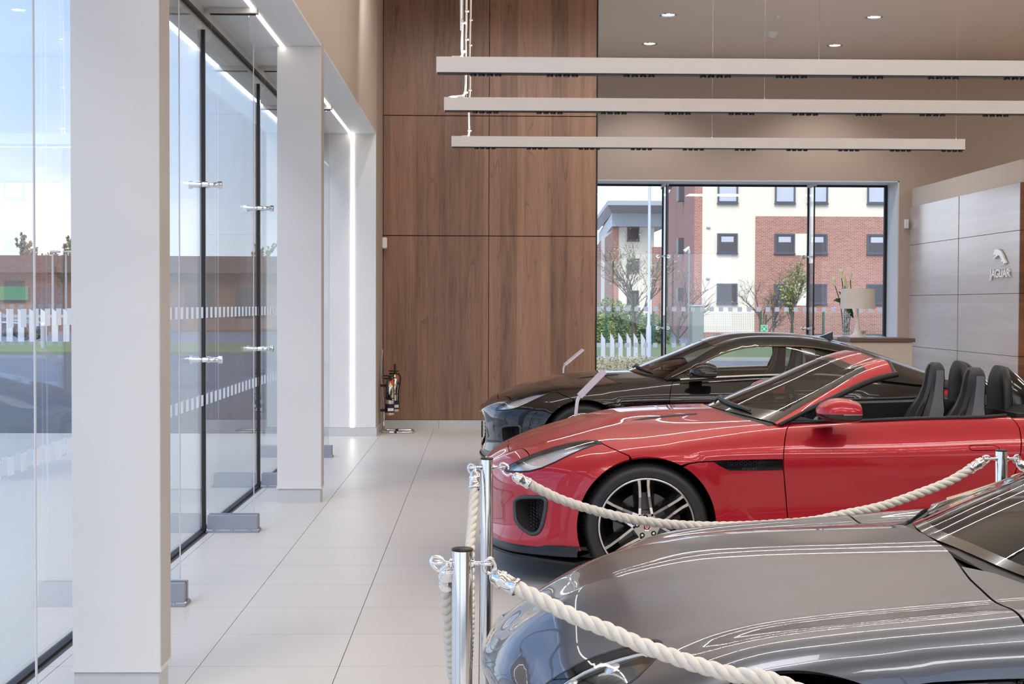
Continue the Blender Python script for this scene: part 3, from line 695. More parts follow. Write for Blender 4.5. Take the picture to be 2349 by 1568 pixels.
lab = ['nearest and widest of the three long white pendant beams', 'middle of the three long white pendant beams', 'farthest and shortest of the three long white pendant beams']
for i, (x0, x1, y) in enumerate(BEAMS):
    beam(i, x0, x1, y, lab[i] if i < 3 else 'white pendant beam overhead, ' + ('first', 'second', 'third')[i - 3] + ' one nearer than the three over the cars')
M_cable = mat('white_cable', srgb(238, 236, 232), 0.45)
def cable(label, pts, y, clips):
    t = tag(MB().tube([(a, y + c, b) for a, b, c in [(q[0], q[1], 0.0) for q in catmull(pts, 6)]], 0.0075, 8).build('power_cable', M_cable), label, 'cable', 'white power cables above the beams')
    for (a, b) in clips: MB().box(a - 0.008, a + 0.022, y - 0.012, y + 0.012, b - 0.006, b + 0.006, 0.003).build('cable_clip', M_wht, t)
def xz(px, py, y): return ((px - 1108.75) * y / 3314.4, 1.5538 + (697.3 + 0.0038 * (px - 1108.75) - py) * y / 3314.4)
y_ = 8.72
top = xz(1058, -35, y_)[1]
cable('white power cable dropping to the nearest pendant beam', [(xz(1056, 0, y_)[0], 5.53), xz(1056, 0, y_), xz(1059, 50, y_), xz(1058, 110, y_), xz(1059, 128, y_), (xz(1054, 137, y_)[0], 3.03)], y_, [xz(1059, 56, y_), xz(1059, 121, y_)])
y_ = 10.39
cable('white power cable curling onto the middle pendant beam', [(xz(1068, 0, y_)[0], 5.53), xz(1068, 0, y_), xz(1067, 90, y_), xz(1067, 180, y_), xz(1065, 215, y_), xz(1055, 222, y_), xz(1035, 224, y_), (xz(1027, 227, y_)[0], 3.03)], y_, [xz(1067, 30, y_), xz(1067, 94, y_), xz(1065, 214, y_)])
y_ = 12.77
cable('white power cable dropping to the farthest pendant beam', [(xz(1078, 0, y_)[0], 5.53), xz(1078, 0, y_), xz(1077, 60, y_), xz(1076, 140, y_), xz(1077, 200, y_), xz(1074, 250, y_), xz(1075, 300, y_), (xz(1073, 315, y_)[0], 3.03)], y_, [xz(1077, 50, y_), xz(1076, 107, y_), xz(1075, 209, y_), xz(1074, 301, y_)])
dl = [('near left', 2.524, 19.888), ('far left', 2.519, 22.079), ('near right', 5.373, 19.928), ('far right', 5.363, 22.111)]
for nm, x, y in dl:
    t = thing('recessed_downlight', 'recessed silver ceiling downlight, ' + nm + ' one of the four above the far window', 'ceiling light', (x, y, 5.53), group='recessed downlights')
    MB().lathe([(0.085, 0.02), (0.088, -0.002), (0.118, -0.012), (0.122, -0.004), (0.122, 0.0)], 28).build('trim_ring', M_chrome, t)
    MB().lathe([(0.001, 0.0), (0.05, -0.004), (0.086, 0.0)], 24).build('lens', mat('lamp_lens', (1, 1, 1, 1), .3, emit=(1, .95, .88, 1), estr=2.0), t)
sd = thing('smoke_detector', 'white round smoke detector on the ceiling between the downlights', 'detector', (4.201, 21.093, 5.53))
MB().lathe([(0.001, -0.075), (0.04, -0.072), (0.055, -0.05), (0.06, -0.035)], 20).build('sensor_head', M_wht, sd)
MB().lathe([(0.06, -0.035), (0.075, -0.03), (0.08, 0.0)], 20).build('base', M_wht, sd)
tag(MB().lathe([(0.001, -0.03), (0.018, -0.028), (0.022, 0.0)], 12, (4.044, 19.92, 5.53)).build('sprinkler_head', M_wht), 'tiny white sprinkler head on the ceiling near the smoke detector', 'sprinkler')

# ------------------------------------------------------------------ fire extinguisher stand against the pier
st = thing('extinguisher_stand', 'chrome tubular stand by the walnut panels holding two extinguishers', 'stand', (-1.205, 17.5, 0))
MB().tube(catmull([(-0.02, 0.02, 1.0), (-0.03, 0.02, 0.7), (-0.0, 0.02, 0.3), (0.0, 0.0, 0.08), (0.02, -0.13, 0.02), (0.28, -0.15, 0.014), (0.36, -0.1, 0.014), (0.36, 0.12, 0.014), (0.28, 0.16, 0.014), (0.05, 0.16, 0.014), (0.01, 0.1, 0.03), (0.0, 0.03, 0.1)], 6), 0.014, 10).build('tube_frame', M_chrome, st)
for yy in (-0.15, 0.16):
    MB().cyl((0.14, yy, 0.014), (0.17, yy, 0.014), 0.017, 10).build('rubber_sleeve', M_blk, st)
for zz in (0.55, 0.25): MB().box(-0.04, 0.10, 0.0, 0.04, zz, zz + 0.03).build('bracket', M_blk, st)
def extinguisher(label, loc, r, h, dome, horn):
    e = thing('fire_extinguisher', label, 'fire extinguisher', loc, group='polished extinguishers on the stand')
    MB().lathe([(0.001, 0), (r * .85, 0.0), (r, 0.015), (r, h - dome), (r * .92, h - dome * .6), (r * .6, h - dome * .15), (0.025, h), (0.02, h + 0.03), (0.001, h + 0.03)], 24).build('cylinder_body', mat('polished_steel_body', (0.72, 0.66, 0.6, 1), 0.12, 1.0), e)
    MB().lathe([(r + 0.001, 0.03), (r + 0.0015, 0.035), (r + 0.0015, 0.13), (r + 0.001, 0.135)], 24).build('label_band', mat('label_dark', srgb(30, 28, 48), 0.4), e)
    MB().box(-0.02, 0.05, -r - 0.004, -r + 0.004, 0.05, 0.085).build('label_print', M_wht, e)
    MB().lathe([(r + 0.001, h * .50), (r + 0.0014, h * .505), (r + 0.0014, h * .52), (r + 0.001, h * .525)], 24).build('strap', M_blk, e)
    MB().box(-0.07, 0.06, -0.012, 0.012, h + 0.03, h + 0.05, 0.004).box(-0.075, 0.05, -0.012, 0.012, h + 0.065, h + 0.08, 0.004).cyl((0, 0, h + 0.02), (0, 0, h + 0.07), 0.018, 12).build('valve_handle', M_blk, e)
    MB().box(0.01, 0.045, -0.03, -0.015, h - 0.05, h + 0.04, 0.004).build('safety_tag', mat('orange_tag', srgb(226, 98, 36), 0.5), e)
    if horn:
        MB().tube(catmull([(0.03, -0.02, h + 0.03), (-0.02, -r - .02, h + 0.02), (-0.03, -r - 0.03, h - 0.12)], 5), 0.011, 8).build('hose', M_blk, e)
        MB().tube([(-0.03, -r - 0.03, h - 0.12), (-0.025, -r - 0.03, h - 0.2), (0.02, -r - 0.03, 0.22)], [0.014, 0.018, 0.045], 12).build('horn', M_blk, e)
    else:
        MB().tube(catmull([(0.02, -0.03, h + 0.05), (0.07, -r * .6, h), (0.05, -r - 0.01, h * .6), (0.045, -r - 0.01, h * .3)], 5), 0.010, 8).build('hose', M_blk, e)
        MB().cyl((0, 0, h + 0.05), (0, 0, h + 0.16), 0.012, 8).build('carry_grip', M_blk, e)
        MB().box(r * .3, r * .95, -r * .8, -r * .6, h * .78, h * .86).build('label_patch', M_blk, e)
extinguisher('front polished extinguisher with a black horn on the chrome stand', (-1.125, 17.43, 0.215), 0.055, 0.40, 0.10, True)
extinguisher('rear polished extinguisher with a straight body behind the horned one', (-1.075, 17.60, 0.245), 0.055, 0.42, 0.03, False)

# ------------------------------------------------------------------ slim price stands
M_acr = mat('pale_lilac_panel', srgb(226, 222, 232), 0.25)
def price_stand(label, px0, py0, pxb, pyb, pxt, pyt, y, w=0.32):
    x0, z0 = xz(px0, py0, y); xb, zb = xz(pxb, pyb, y); xt, zt = xz(pxt, pyt, y)
    t = thing('price_stand', label, 'sign stand', (x0, y, 0))
    th = 0.016
    mid = catmull([(x0 - 0.0, 0.0), (x0 + 0.004, zb * .6), (xb - 0.006, zb - 0.06), (xb + 0.012, zb + 0.01)], 5)
    def slab(path, a, b):
        L_, R2 = [], []
        for i, p in enumerate(path):
            d = np.array(path[min(i + 1, len(path) - 1)]) - np.array(path[max(i - 1, 0)]); d = d / np.linalg.norm(d); n = np.array((-d[1], d[0])) * th / 2
            L_.append(tuple(np.array(p) + n - (x0, 0))); R2.append(tuple(np.array(p) - n - (x0, 0)))
        return MB().prism(L_ + R2[::-1], a, b, 'Y')
    slab(mid, -0.05, 0.05).build('stem', mat('pale_aluminium', (0.85, 0.85, 0.88, 1), 0.35, 0.5), t)
    slab([mid[-1], (xt, zt)], -w / 2, w / 2).build('panel', M_acr, t)
    MB().box(-0.16, 0.16, -0.16, 0.16, 0, 0.012, 0.004).build('foot', M_alu, t)
price_stand('slim angled silver price stand between the red and black cars', 1316, 957, 1326, 912, 1387, 851, 9.95)
price_stand('slim angled silver price stand behind the black car bonnet', 1293, 858, 1294, 838, 1338, 801, 16.2)

# ------------------------------------------------------------------ reception desk and what stands on it
DY = 20.3
dx0, dx1 = xz(1955, 700, DY)[0], xz(2106, 700, DY)[0]
dk = thing('reception_desk', 'beige reception desk with a dark brown top by the walnut wall', 'desk', (dx0, DY, 0))
dz = 1.095
MB().box(0.0, dx1 - dx0, 0, 0.75, dz - 0.055, dz, 0.003).build('desk_top', mat('dark_brown_top', srgb(104, 78, 66), 0.4), dk)
MB().box(0.02, dx1 - dx0 - 0.03, 0.04, 0.72, 0.08, dz - 0.06, 0.003).build('front_panel', mat('beige_laminate', srgb(206, 192, 176), 0.4), dk)
MB().box(0.03, dx1 - dx0 - 0.04, 0.06, 0.7, 0.0, 0.08).build('plinth', M_skirt, dk)
sdk = thing('side_counter', 'pale grey low counter left of the reception desk', 'counter', (dx0 - 0.55, DY + 0.9, 0))
MB().box(0, 1.3, 0, 0.6, 1.06, 1.10, 0.003).build('counter_top', mat('pale_grey_top', srgb(206, 206, 208), 0.35), sdk)
MB().box(0.03, 1.27, 0.03, 0.57, 0.0, 1.06).build('carcass', mat('pale_grey_side', srgb(190, 188, 186), 0.5), sdk)
lx = xz(1984, 700, DY)[0]
lm_ = thing('table_lamp', 'white table lamp with a drum shade on the reception desk', 'lamp', (lx, DY + 0.3, dz))
M_lw = mat('lamp_white', srgb(232, 226, 220), 0.25)
MB().lathe([(0.001, 0), (0.135, 0), (0.14, 0.006), (0.11, 0.02), (0.07, 0.05), (0.04, 0.12), (0.022, 0.22), (0.016, 0.32), (0.014, 0.45)], 32).build('base', M_lw, lm_)
sh = MB().lathe([(0.245, 0.415), (0.238, 0.70), (0.234, 0.70), (0.241, 0.415)], 40); sh.lathe([(0.238, 0.695), (0.015, 0.68)], 40)
sh.build('lamp_shade', mat('shade_fabric', srgb(214, 204, 194), 0.6), lm_)
vx = xz(1951, 700, DY + .95)[0]
va = thing('glass_vase', 'tall cylindrical clear vase of glass chips left of the table lamp', 'vase', (vx, DY + 1.1, 1.10))
MB().lathe([(0.001, 0.0), (0.066, 0.0), (0.07, 0.01), (0.07, 0.42), (0.064, 0.42), (0.063, 0.02), (0.001, 0.02)], 28).build('vase_glass', M_glass, va)
gc = MB(); r = random.Random(2)
for _ in range(230):
    a, q, h = r.uniform(0, 2 * PI), 0.058 * math.sqrt(r.random()), r.uniform(0.02, 0.36); s = r.uniform(0.010, 0.020)
    pts = [Vector((r.uniform(-1, 1), r.uniform(-1, 1), r.uniform(-1, 1))).normalized() * s for _ in range(4)]
    c = Vector((q * math.cos(a), q * math.sin(a), h)); gc.add([c + p for p in pts], [(0, 1, 2), (0, 2, 3), (0, 3, 1), (1, 3, 2)])
o = gc.build('glass_chips', mat('frosty_chips', srgb(226, 232, 234), 0.15), va); o['kind'] = 'stuff'
M_stem = mat('lily_stem', srgb(70, 96, 44), 0.5); M_lily = mat('lily_flower', srgb(238, 230, 186), 0.5); M_lf = mat('dark_leaf', srgb(44, 76, 36), 0.35)
heads = [(1915, 640), (1932, 622), (1940, 640), (1946, 650), (1955, 626), (1925, 690)]
for k, (px, py) in enumerate(heads[:5]):
    y = DY + 1.1 + 0.04 * math.sin(k * 2); hx, hz = xz(px, py, y)
    t = thing('calla_lily', ['leftmost cream calla lily in the glass vase', 'second calla lily from the left in the vase', 'middle calla lily in the vase', 'fourth calla lily from the left in the vase', 'rightmost and tallest calla lily in the vase'][k], 'flower', (vx, DY + 1.1, 1.16), group='calla lilies in the vase')
    e = Vector((hx - vx, y - DY - 1.1, hz - 1.16)); base = Vector((0.02 * (k - 2), 0.01 * (k % 2), 0))
    ctrl = catmull([base, base.lerp(e, 0.45) + Vector((0.02, 0, 0.05)), e - (e.normalized() * 0.10)], 6)
    MB().tube(ctrl, 0.007, 7).build('stem', M_stem, t)
    d = (e - base).normalized(); m_ = d.to_track_quat('Z', 'Y').to_matrix().to_4x4()
    b0 = Vector(ctrl[-1])
    MB().lathe([(0.006, 0.0), (0.016, 0.03), (0.022, 0.07), (0.034, 0.10), (0.030, 0.102), (0.018, 0.07), (0.004, 0.03)], 12).prism([(0.0, -0.03), (0.015, 0.0), (0.0, 0.03), (-0.02, 0.0)], 0.098, 0.14).xform(Matrix.Translation(b0) @ m_).build('flower_head', M_lily, t)
for k, (px, py, s) in enumerate(((1912, 690, .20), (1926, 668, .22), (1962, 730, .16))):
    y = DY + 1.08; hx, hz = xz(px, py, y); b0 = Vector((vx - 0.01, y, 1.50)); e = Vector((hx, y, hz)); d = e - b0; n = Vector((0, 1, 0)).cross(d).normalized(); q = Vector((0, 1, 0)) * 0.07
    lfm = MB(); mid = [b0.lerp(e, s_) + Vector((0, 0, 0.06 * math.sin(PI * s_))) for s_ in (0, .25, .5, .75, 1)]; wd = [0.01, 0.05, 0.06, 0.04, 0.002]
    vs = []
    for p, w in zip(mid, wd): vs += [p + (q * 0.6 + n * 0.8 * 0.07).normalized() * w, p, p - (q * 0.6 + n * 0.3 * 0.07).normalized() * w]
    fs = []
    for i in range(4):
        for j in range(2): fs.append((3 * i + j, 3 * i + j + 1, 3 * i + j + 4, 3 * i + j + 3))
    tag(lfm.add(vs, fs, True).build('broad_leaf', M_lf), ['long dark leaf reaching left from the vase', 'upper dark leaf above the vase rim', 'dark leaf hanging on the right of the vase'][k], 'leaf', 'dark leaves in the vase')
bwl = thing('white_bowl', 'small white bowl on the counter between vase and lamp', 'bowl', (xz(1958, 700, DY + 1.0)[0] + 0.1, DY + 0.98, 1.10))
MB().lathe([(0.001, 0), (0.05, 0.0), (0.05, 0.01), (0.10, 0.05), (0.12, 0.085), (0.115, 0.085), (0.09, 0.05), (0.001, 0.015)], 24).build('bowl_body', M_wht, bwl)
# white tub chair at the right edge
tc_ = thing('tub_chair', 'white moulded tub chair at the right edge behind the rope post', 'chair', (2.785, 6.55, 0))
sh_ = []
for h, rr in ((0.40, 0.22), (0.46, 0.29), (0.55, 0.335), (0.66, 0.35), (0.76, 0.345), (0.765, 0.33), (0.66, 0.325), (0.5, 0.27), (0.45, 0.15)):
    sh_.append((rr, h))
MB().lathe(sh_, 40).build('shell', M_wht, tc_)
MB().lathe([(0.001, 0.0), (0.27, 0.0), (0.27, 0.01), (0.05, 0.04), (0.035, 0.2), (0.1, 0.4)], 32).build('pedestal', M_wht, tc_)
MB().lathe([(0.001, 0.47), (0.24, 0.47), (0.25, 0.44)], 32).build('seat_cushion', M_alu, tc_)
# ------------------------------------------------------------------ car bodies: smooth lofted surfaces, panels trimmed out of them
class Spline:
    def __init__(self, t):
        self.t = t = np.asarray(t, float); n = len(t); h = np.diff(t)
        A = np.eye(n); Bm = np.zeros((n, n))
        for i in range(1, n - 1):
            A[i, i - 1] = h[i - 1]; A[i, i] = 2 * (h[i - 1] + h[i]); A[i, i + 1] = h[i]
            Bm[i, i - 1] = 6 / h[i - 1]; Bm[i, i] = -6 / h[i - 1] - 6 / h[i]; Bm[i, i + 1] = 6 / h[i]
        self.M = np.linalg.solve(A, Bm)
    def basis(self, x):
        t = self.t; x = np.asarray(x, float); k = np.clip(np.searchsorted(t, x) - 1, 0, len(t) - 2)
        h = t[k + 1] - t[k]; a = (t[k + 1] - x) / h; b = (x - t[k]) / h; E = np.eye(len(t))
        return a[:, None] * E[k] + b[:, None] * E[k + 1] + ((a ** 3 - a) * h * h / 6)[:, None] * self.M[k] + ((b ** 3 - b) * h * h / 6)[:, None] * self.M[k + 1]
class Surf:
    """half body (y >= 0); mirrored neighbours keep it smooth across the centre plane"""
    def __init__(self, net, mir_u0=True, mir_u1=True, mir_v0=True, post=None):
        net = np.asarray(net, float); fl = np.array([1, -1, 1.0]); self.post = post
        def knots(n2, ax):
            d = np.linalg.norm(np.diff(n2, axis=ax), axis=2); d = d.mean(axis=1 - ax); return np.concatenate([[0], np.cumsum(np.maximum(d, 0.01))])
        tu, tv = knots(net, 0), knots(net, 1); self.Lu, self.Lv = tu[-1], tv[-1]; tu, tv = tu / tu[-1], tv / tv[-1]
        self.tu0, self.tv0 = tu, tv
        if mir_v0: net = np.concatenate([net[:, 2:0:-1] * fl, net], 1); tv = np.concatenate([-tv[2:0:-1], tv])
        pre, suf = [], []
        if mir_u0: pre = [net[2:0:-1] * fl]; tpre = [-tu[2:0:-1]]
        if mir_u1: suf = [net[-2:-4:-1] * fl]; tsuf = [2 - tu[-2:-4:-1]]
        net = np.concatenate(pre + [net] + suf, 0); tu = np.concatenate((tpre if mir_u0 else []) + [tu] + (tsuf if mir_u1 else []))
        self.net, self.su, self.sv = net, Spline(tu), Spline(tv)
    def pos(self, uv):
        uv = np.atleast_2d(np.asarray(uv, float)); Bu, Bv = self.su.basis(uv[:, 0]), self.sv.basis(uv[:, 1])
        p = np.einsum('ni,ikd->nkd', Bu, self.net); p = np.einsum('nk,nkd->nd', Bv, p)
        return self.post(p) if self.post else p
    def normal(self, uv, e=2e-3):
        uv = np.clip(np.atleast_2d(np.asarray(uv, float)), 0.003, 0.997)
        du = self.pos(uv + [e, 0]) - self.pos(uv - [e, 0]); dv = self.pos(uv + [0, e]) - self.pos(uv - [0, e])
        n = np.cross(dv, du); n /= np.maximum(np.linalg.norm(n, axis=1), 1e-12)[:, None]
        return n
    def prepare(self, nu=200, nv=90):
        u, v = np.linspace(0, 1, nu), np.linspace(0, 1, nv); U, V = np.meshgrid(u, v, indexing='ij')
        self.guv = np.stack([U.ravel(), V.ravel()], 1); self.gp = self.pos(self.guv); self.nu, self.nv = nu, nv
        tri = []
        for i in range(nu - 1):
            for j in range(nv - 1):
                a = i * nv + j; tri += [(a, a + nv, a + nv + 1), (a, a + nv + 1, a + 1)]
        self.tri = tri; self.bvh = BVHTree.FromPolygons([Vector(p) for p in self.gp], tri)
        # outward sign
        n = self.normal(self.guv); c = np.array([self.gp[:, 0].mean(), 0, 0.4]); self.sgn = 1.0 if np.sum(np.einsum('nd,nd->n', n, self.gp - c)) > 0 else -1.0
        return self
    def hit(self, o, d):
        loc, nn, idx, dist = self.bvh.ray_cast(Vector(o), Vector(d).normalized())
        if loc is None:
            loc, nn, idx, dist = self.nearest_on_ray(o, d)
        a, b, c = self.tri[idx]; P = np.array([self.gp[a], self.gp[b], self.gp[c]]); q = np.array(loc)
        v0, v1, v2 = P[1] - P[0], P[2] - P[0], q - P[0]
        d00, d01, d11, d20, d21 = v0 @ v0, v0 @ v1, v1 @ v1, v2 @ v0, v2 @ v1; den = d00 * d11 - d01 * d01 + 1e-18
        w1 = (d11 * d20 - d01 * d21) / den; w2 = (d00 * d21 - d01 * d20) / den
        return self.guv[a] * (1 - w1 - w2) + self.guv[b] * w1 + self.guv[c] * w2
    def nearest_on_ray(self, o, d):
        o = np.array(o, float); d = np.array(d, float); d /= np.linalg.norm(d)
        w = self.gp - o; t = w @ d; q = w - t[:, None] * d; k = int(np.argmin((q * q).sum(1)))
        return self.bvh.find_nearest(Vector(self.gp[k]))
    def near(self, p):
        loc, nn, idx, dist = self.bvh.find_nearest(Vector(p)); 
        return self.hit(np.array(loc) + np.array(nn) * 0.01, -np.array(nn)) if False else self._uv_at(idx, np.array(loc))
    def _uv_at(self, idx, q):
        a, b, c = self.tri[idx]; P = np.array([self.gp[a], self.gp[b], self.gp[c]])
        v0, v1, v2 = P[1] - P[0], P[2] - P[0], q - P[0]
        d00, d01, d11, d20, d21 = v0 @ v0, v0 @ v1, v1 @ v1, v2 @ v0, v2 @ v1; den = d00 * d11 - d01 * d01 + 1e-18
        w1 = (d11 * d20 - d01 * d21) / den; w2 = (d00 * d21 - d01 * d20) / den
        return self.guv[a] * (1 - w1 - w2) + self.guv[b] * w1 + self.guv[c] * w2

def in_poly(pts, poly):
    x, y = pts[:, 0], pts[:, 1]; ins = np.zeros(len(pts), bool); n = len(poly)
    for i in range(n):
        (x0, y0), (x1, y1) = poly[i - 1], poly[i]
        if y0 == y1: continue
        c = ((y0 > y) != (y1 > y)) & (x < (x1 - x0) * (y - y0) / (y1 - y0) + x0); ins ^= c
    return ins
def densify(S, poly, res):
    out = []; n = len(poly); P = S.pos(np.array(poly))
    for i in range(n):
        k = max(1, int(math.ceil(np.linalg.norm(P[(i + 1) % n] - P[i]) / res)))
        a, b = np.array(poly[i]), np.array(poly[(i + 1) % n])
        for j in range(k): out.append(a + (b - a) * j / k)
    return np.array(out)

class Shell:
    """triangles with given normals, collected and linked as one mesh"""
    def __init__(self): self.v, self.n, self.f = [], [], []
    def add(self, v, n, f):
        o = len(self.v); self.v += [tuple(p) for p in v]; self.n += [tuple(p) for p in n]; self.f += [tuple(int(i) + o for i in q) for q in f]; return self
    def mirrored(self):
        s = Shell(); s.v = [(a, -b, c) for a, b, c in self.v]; s.n = [(a, -b, c) for a, b, c in self.n]; s.f = [tuple(reversed(q)) for q in self.f]; return s
    def both(self):
        m = self.mirrored(); return self.add(m.v, m.n, m.f)
    def mesh(self, name, m):
        me = bpy.data.meshes.new(name); me.from_pydata(self.v, [], self.f); me.update()
        me.polygons.foreach_set('use_smooth', [True] * len(self.f)); me.normals_split_custom_set_from_vertices(self.n)
        if m is not None: me.materials.append(m)
        return me
    def build(self, name, m, parent=None): return link(bpy.data.objects.new(name, self.mesh(name, m)), parent)

def panel(S, poly, holes=(), res=0.03, rim=0.02, off=0.0, gap=0.0):
    poly = densify(S, poly, res * 0.6); hs = [densify(S, h, res * 0.5) for h in holes]
    sc = np.array([S.Lu, S.Lv]); 
    u0, v0 = poly.min(0); u1, v1 = poly.max(0)
    gu = np.arange(u0, u1, res / S.Lu); gv = np.arange(v0, v1, res / S.Lv)
    U, V = np.meshgrid(gu, gv, indexing='ij'); G = np.stack([U.ravel(), V.ravel()], 1)
    keep = in_poly(G, poly)
    for h in hs: keep &= ~in_poly(G, h)
    G = G[keep]; bnd = np.concatenate([poly] + hs) * sc
    if len(G):
        d = np.full(len(G), 9.0)
        for k in range(0, len(bnd), 64): d = np.minimum(d, np.linalg.norm(G[:, None] * sc - bnd[None, k:k + 64], axis=2).min(1))
        G = G[d > res * 0.45]
    loops = [poly] + hs; pts = np.concatenate(loops + [G]) if len(G) else np.concatenate(loops)
    edges = []; o = 0; lidx = []
    for lp in loops:
        n = len(lp); edges += [(o + i, o + (i + 1) % n) for i in range(n)]; lidx.append(np.arange(o, o + n)); o += n
    vv, ee, ff, ov, oe, of = delaunay_2d_cdt([Vector((p[0] * S.Lu, p[1] * S.Lv)) for p in pts], edges, [], 0, 1e-7)
    q = np.array([(p.x / S.Lu, p.y / S.Lv) for p in vv]); F = np.array([f for f in ff if len(f) == 3])
    cen = q[F].mean(1); k = in_poly(cen, poly)
    for h in hs: k &= ~in_poly(cen, h)
    F = F[k]; P = S.pos(q); Nn = S.normal(q) * S.sgn; P = P + Nn * off
    a = np.cross(P[F[:, 1]] - P[F[:, 0]], P[F[:, 2]] - P[F[:, 0]]); bad = np.einsum('nd,nd->n', a, Nn[F[:, 0]]) < 0
    F[bad] = F[bad][:, ::-1]
    sh = Shell().add(P, Nn, F)
    if rim > 0:
        imap = {}
        for new, olds in enumerate(ov):
            for od in olds: imap[od] = new
        for li, ids in enumerate(lidx):
            ids = [imap.get(int(i), int(i)) for i in ids]; n = len(ids)
            A = P[ids]; An = Nn[ids]
            tan = np.roll(A, -1, 0) - np.roll(A, 1, 0); side = np.cross(tan, An); side /= np.maximum(np.linalg.norm(side, axis=1), 1e-9)[:, None]
            cc = A.mean(0); s = 1.0 if np.einsum('nd,nd->n', side, A - cc).sum() > 0 else -1.0
            if li > 0: s = -s
            side = side * s; Bp = A - An * rim
            vs = np.concatenate([A, Bp]); ns = np.concatenate([side, side]); fs = []
            for i in range(n):
                j = (i + 1) % n
                if abs(A[i][1]) < 2e-3 and abs(A[j][1]) < 2e-3: continue
                t = np.cross(A[j] - A[i], Bp[i] - A[i]); qd = (i, j, n + j, n + i)
                fs.append(qd if t @ side[i] > 0 else qd[::-1])
            sh.add(vs, ns, fs)
    return sh

def gapped(S, poly, d=0.0028):
    poly = np.array(poly); o = shrink(S, poly, d)
    for c, val in ((1, 0.0), (0, 0.0), (0, 1.0)):
        m = np.abs(poly[:, c] - val) < 1e-9; o[m, c] = val
    return o
def shrink(S, poly, d):
    """move a closed uv outline inwards by d metres"""
    p = np.array(poly) * [S.Lu, S.Lv]; n = len(p); area = 0.5 * np.sum(p[:, 0] * np.roll(p[:, 1], -1) - np.roll(p[:, 0], -1) * p[:, 1])
    t = np.roll(p, -1, 0) - np.roll(p, 1, 0); t /= np.maximum(np.linalg.norm(t, axis=1), 1e-9)[:, None]
    nrm = np.stack([-t[:, 1], t[:, 0]], 1) * (1 if area > 0 else -1)
    return (p + nrm * d) / [S.Lu, S.Lv]

FRAME = {'red': (-0.02, 8.76), 'black': (-0.035, 13.48), 'silver': (-0.005, 4.10)}
def ray_local(px, py, frame):
    d = R_ * ((px - 1174.5) / 3314.43) + D_ * ((py - 784) / 3314.43) + F_
    X0, Yc = FRAME[frame]
    return np.array([CAM_LOC.x - X0, Yc - CAM_LOC.y, CAM_LOC.z]), np.array([d.x, -d.y, d.z])
def pxuv(S, pts, frame='red'):
    out = []
    for (px, py) in pts:
        o, d = ray_local(px, py, frame); out.append(S.hit(o, d))
    return out
def xzuv(S, pts, side=2.0):
    return [S.hit((x, side, z), (0, -1, 0)) for x, z in pts]
def xyuv(S, pts):
    return [S.hit((x, y, 3.0), (0, 0, -1)) for x, y in pts]

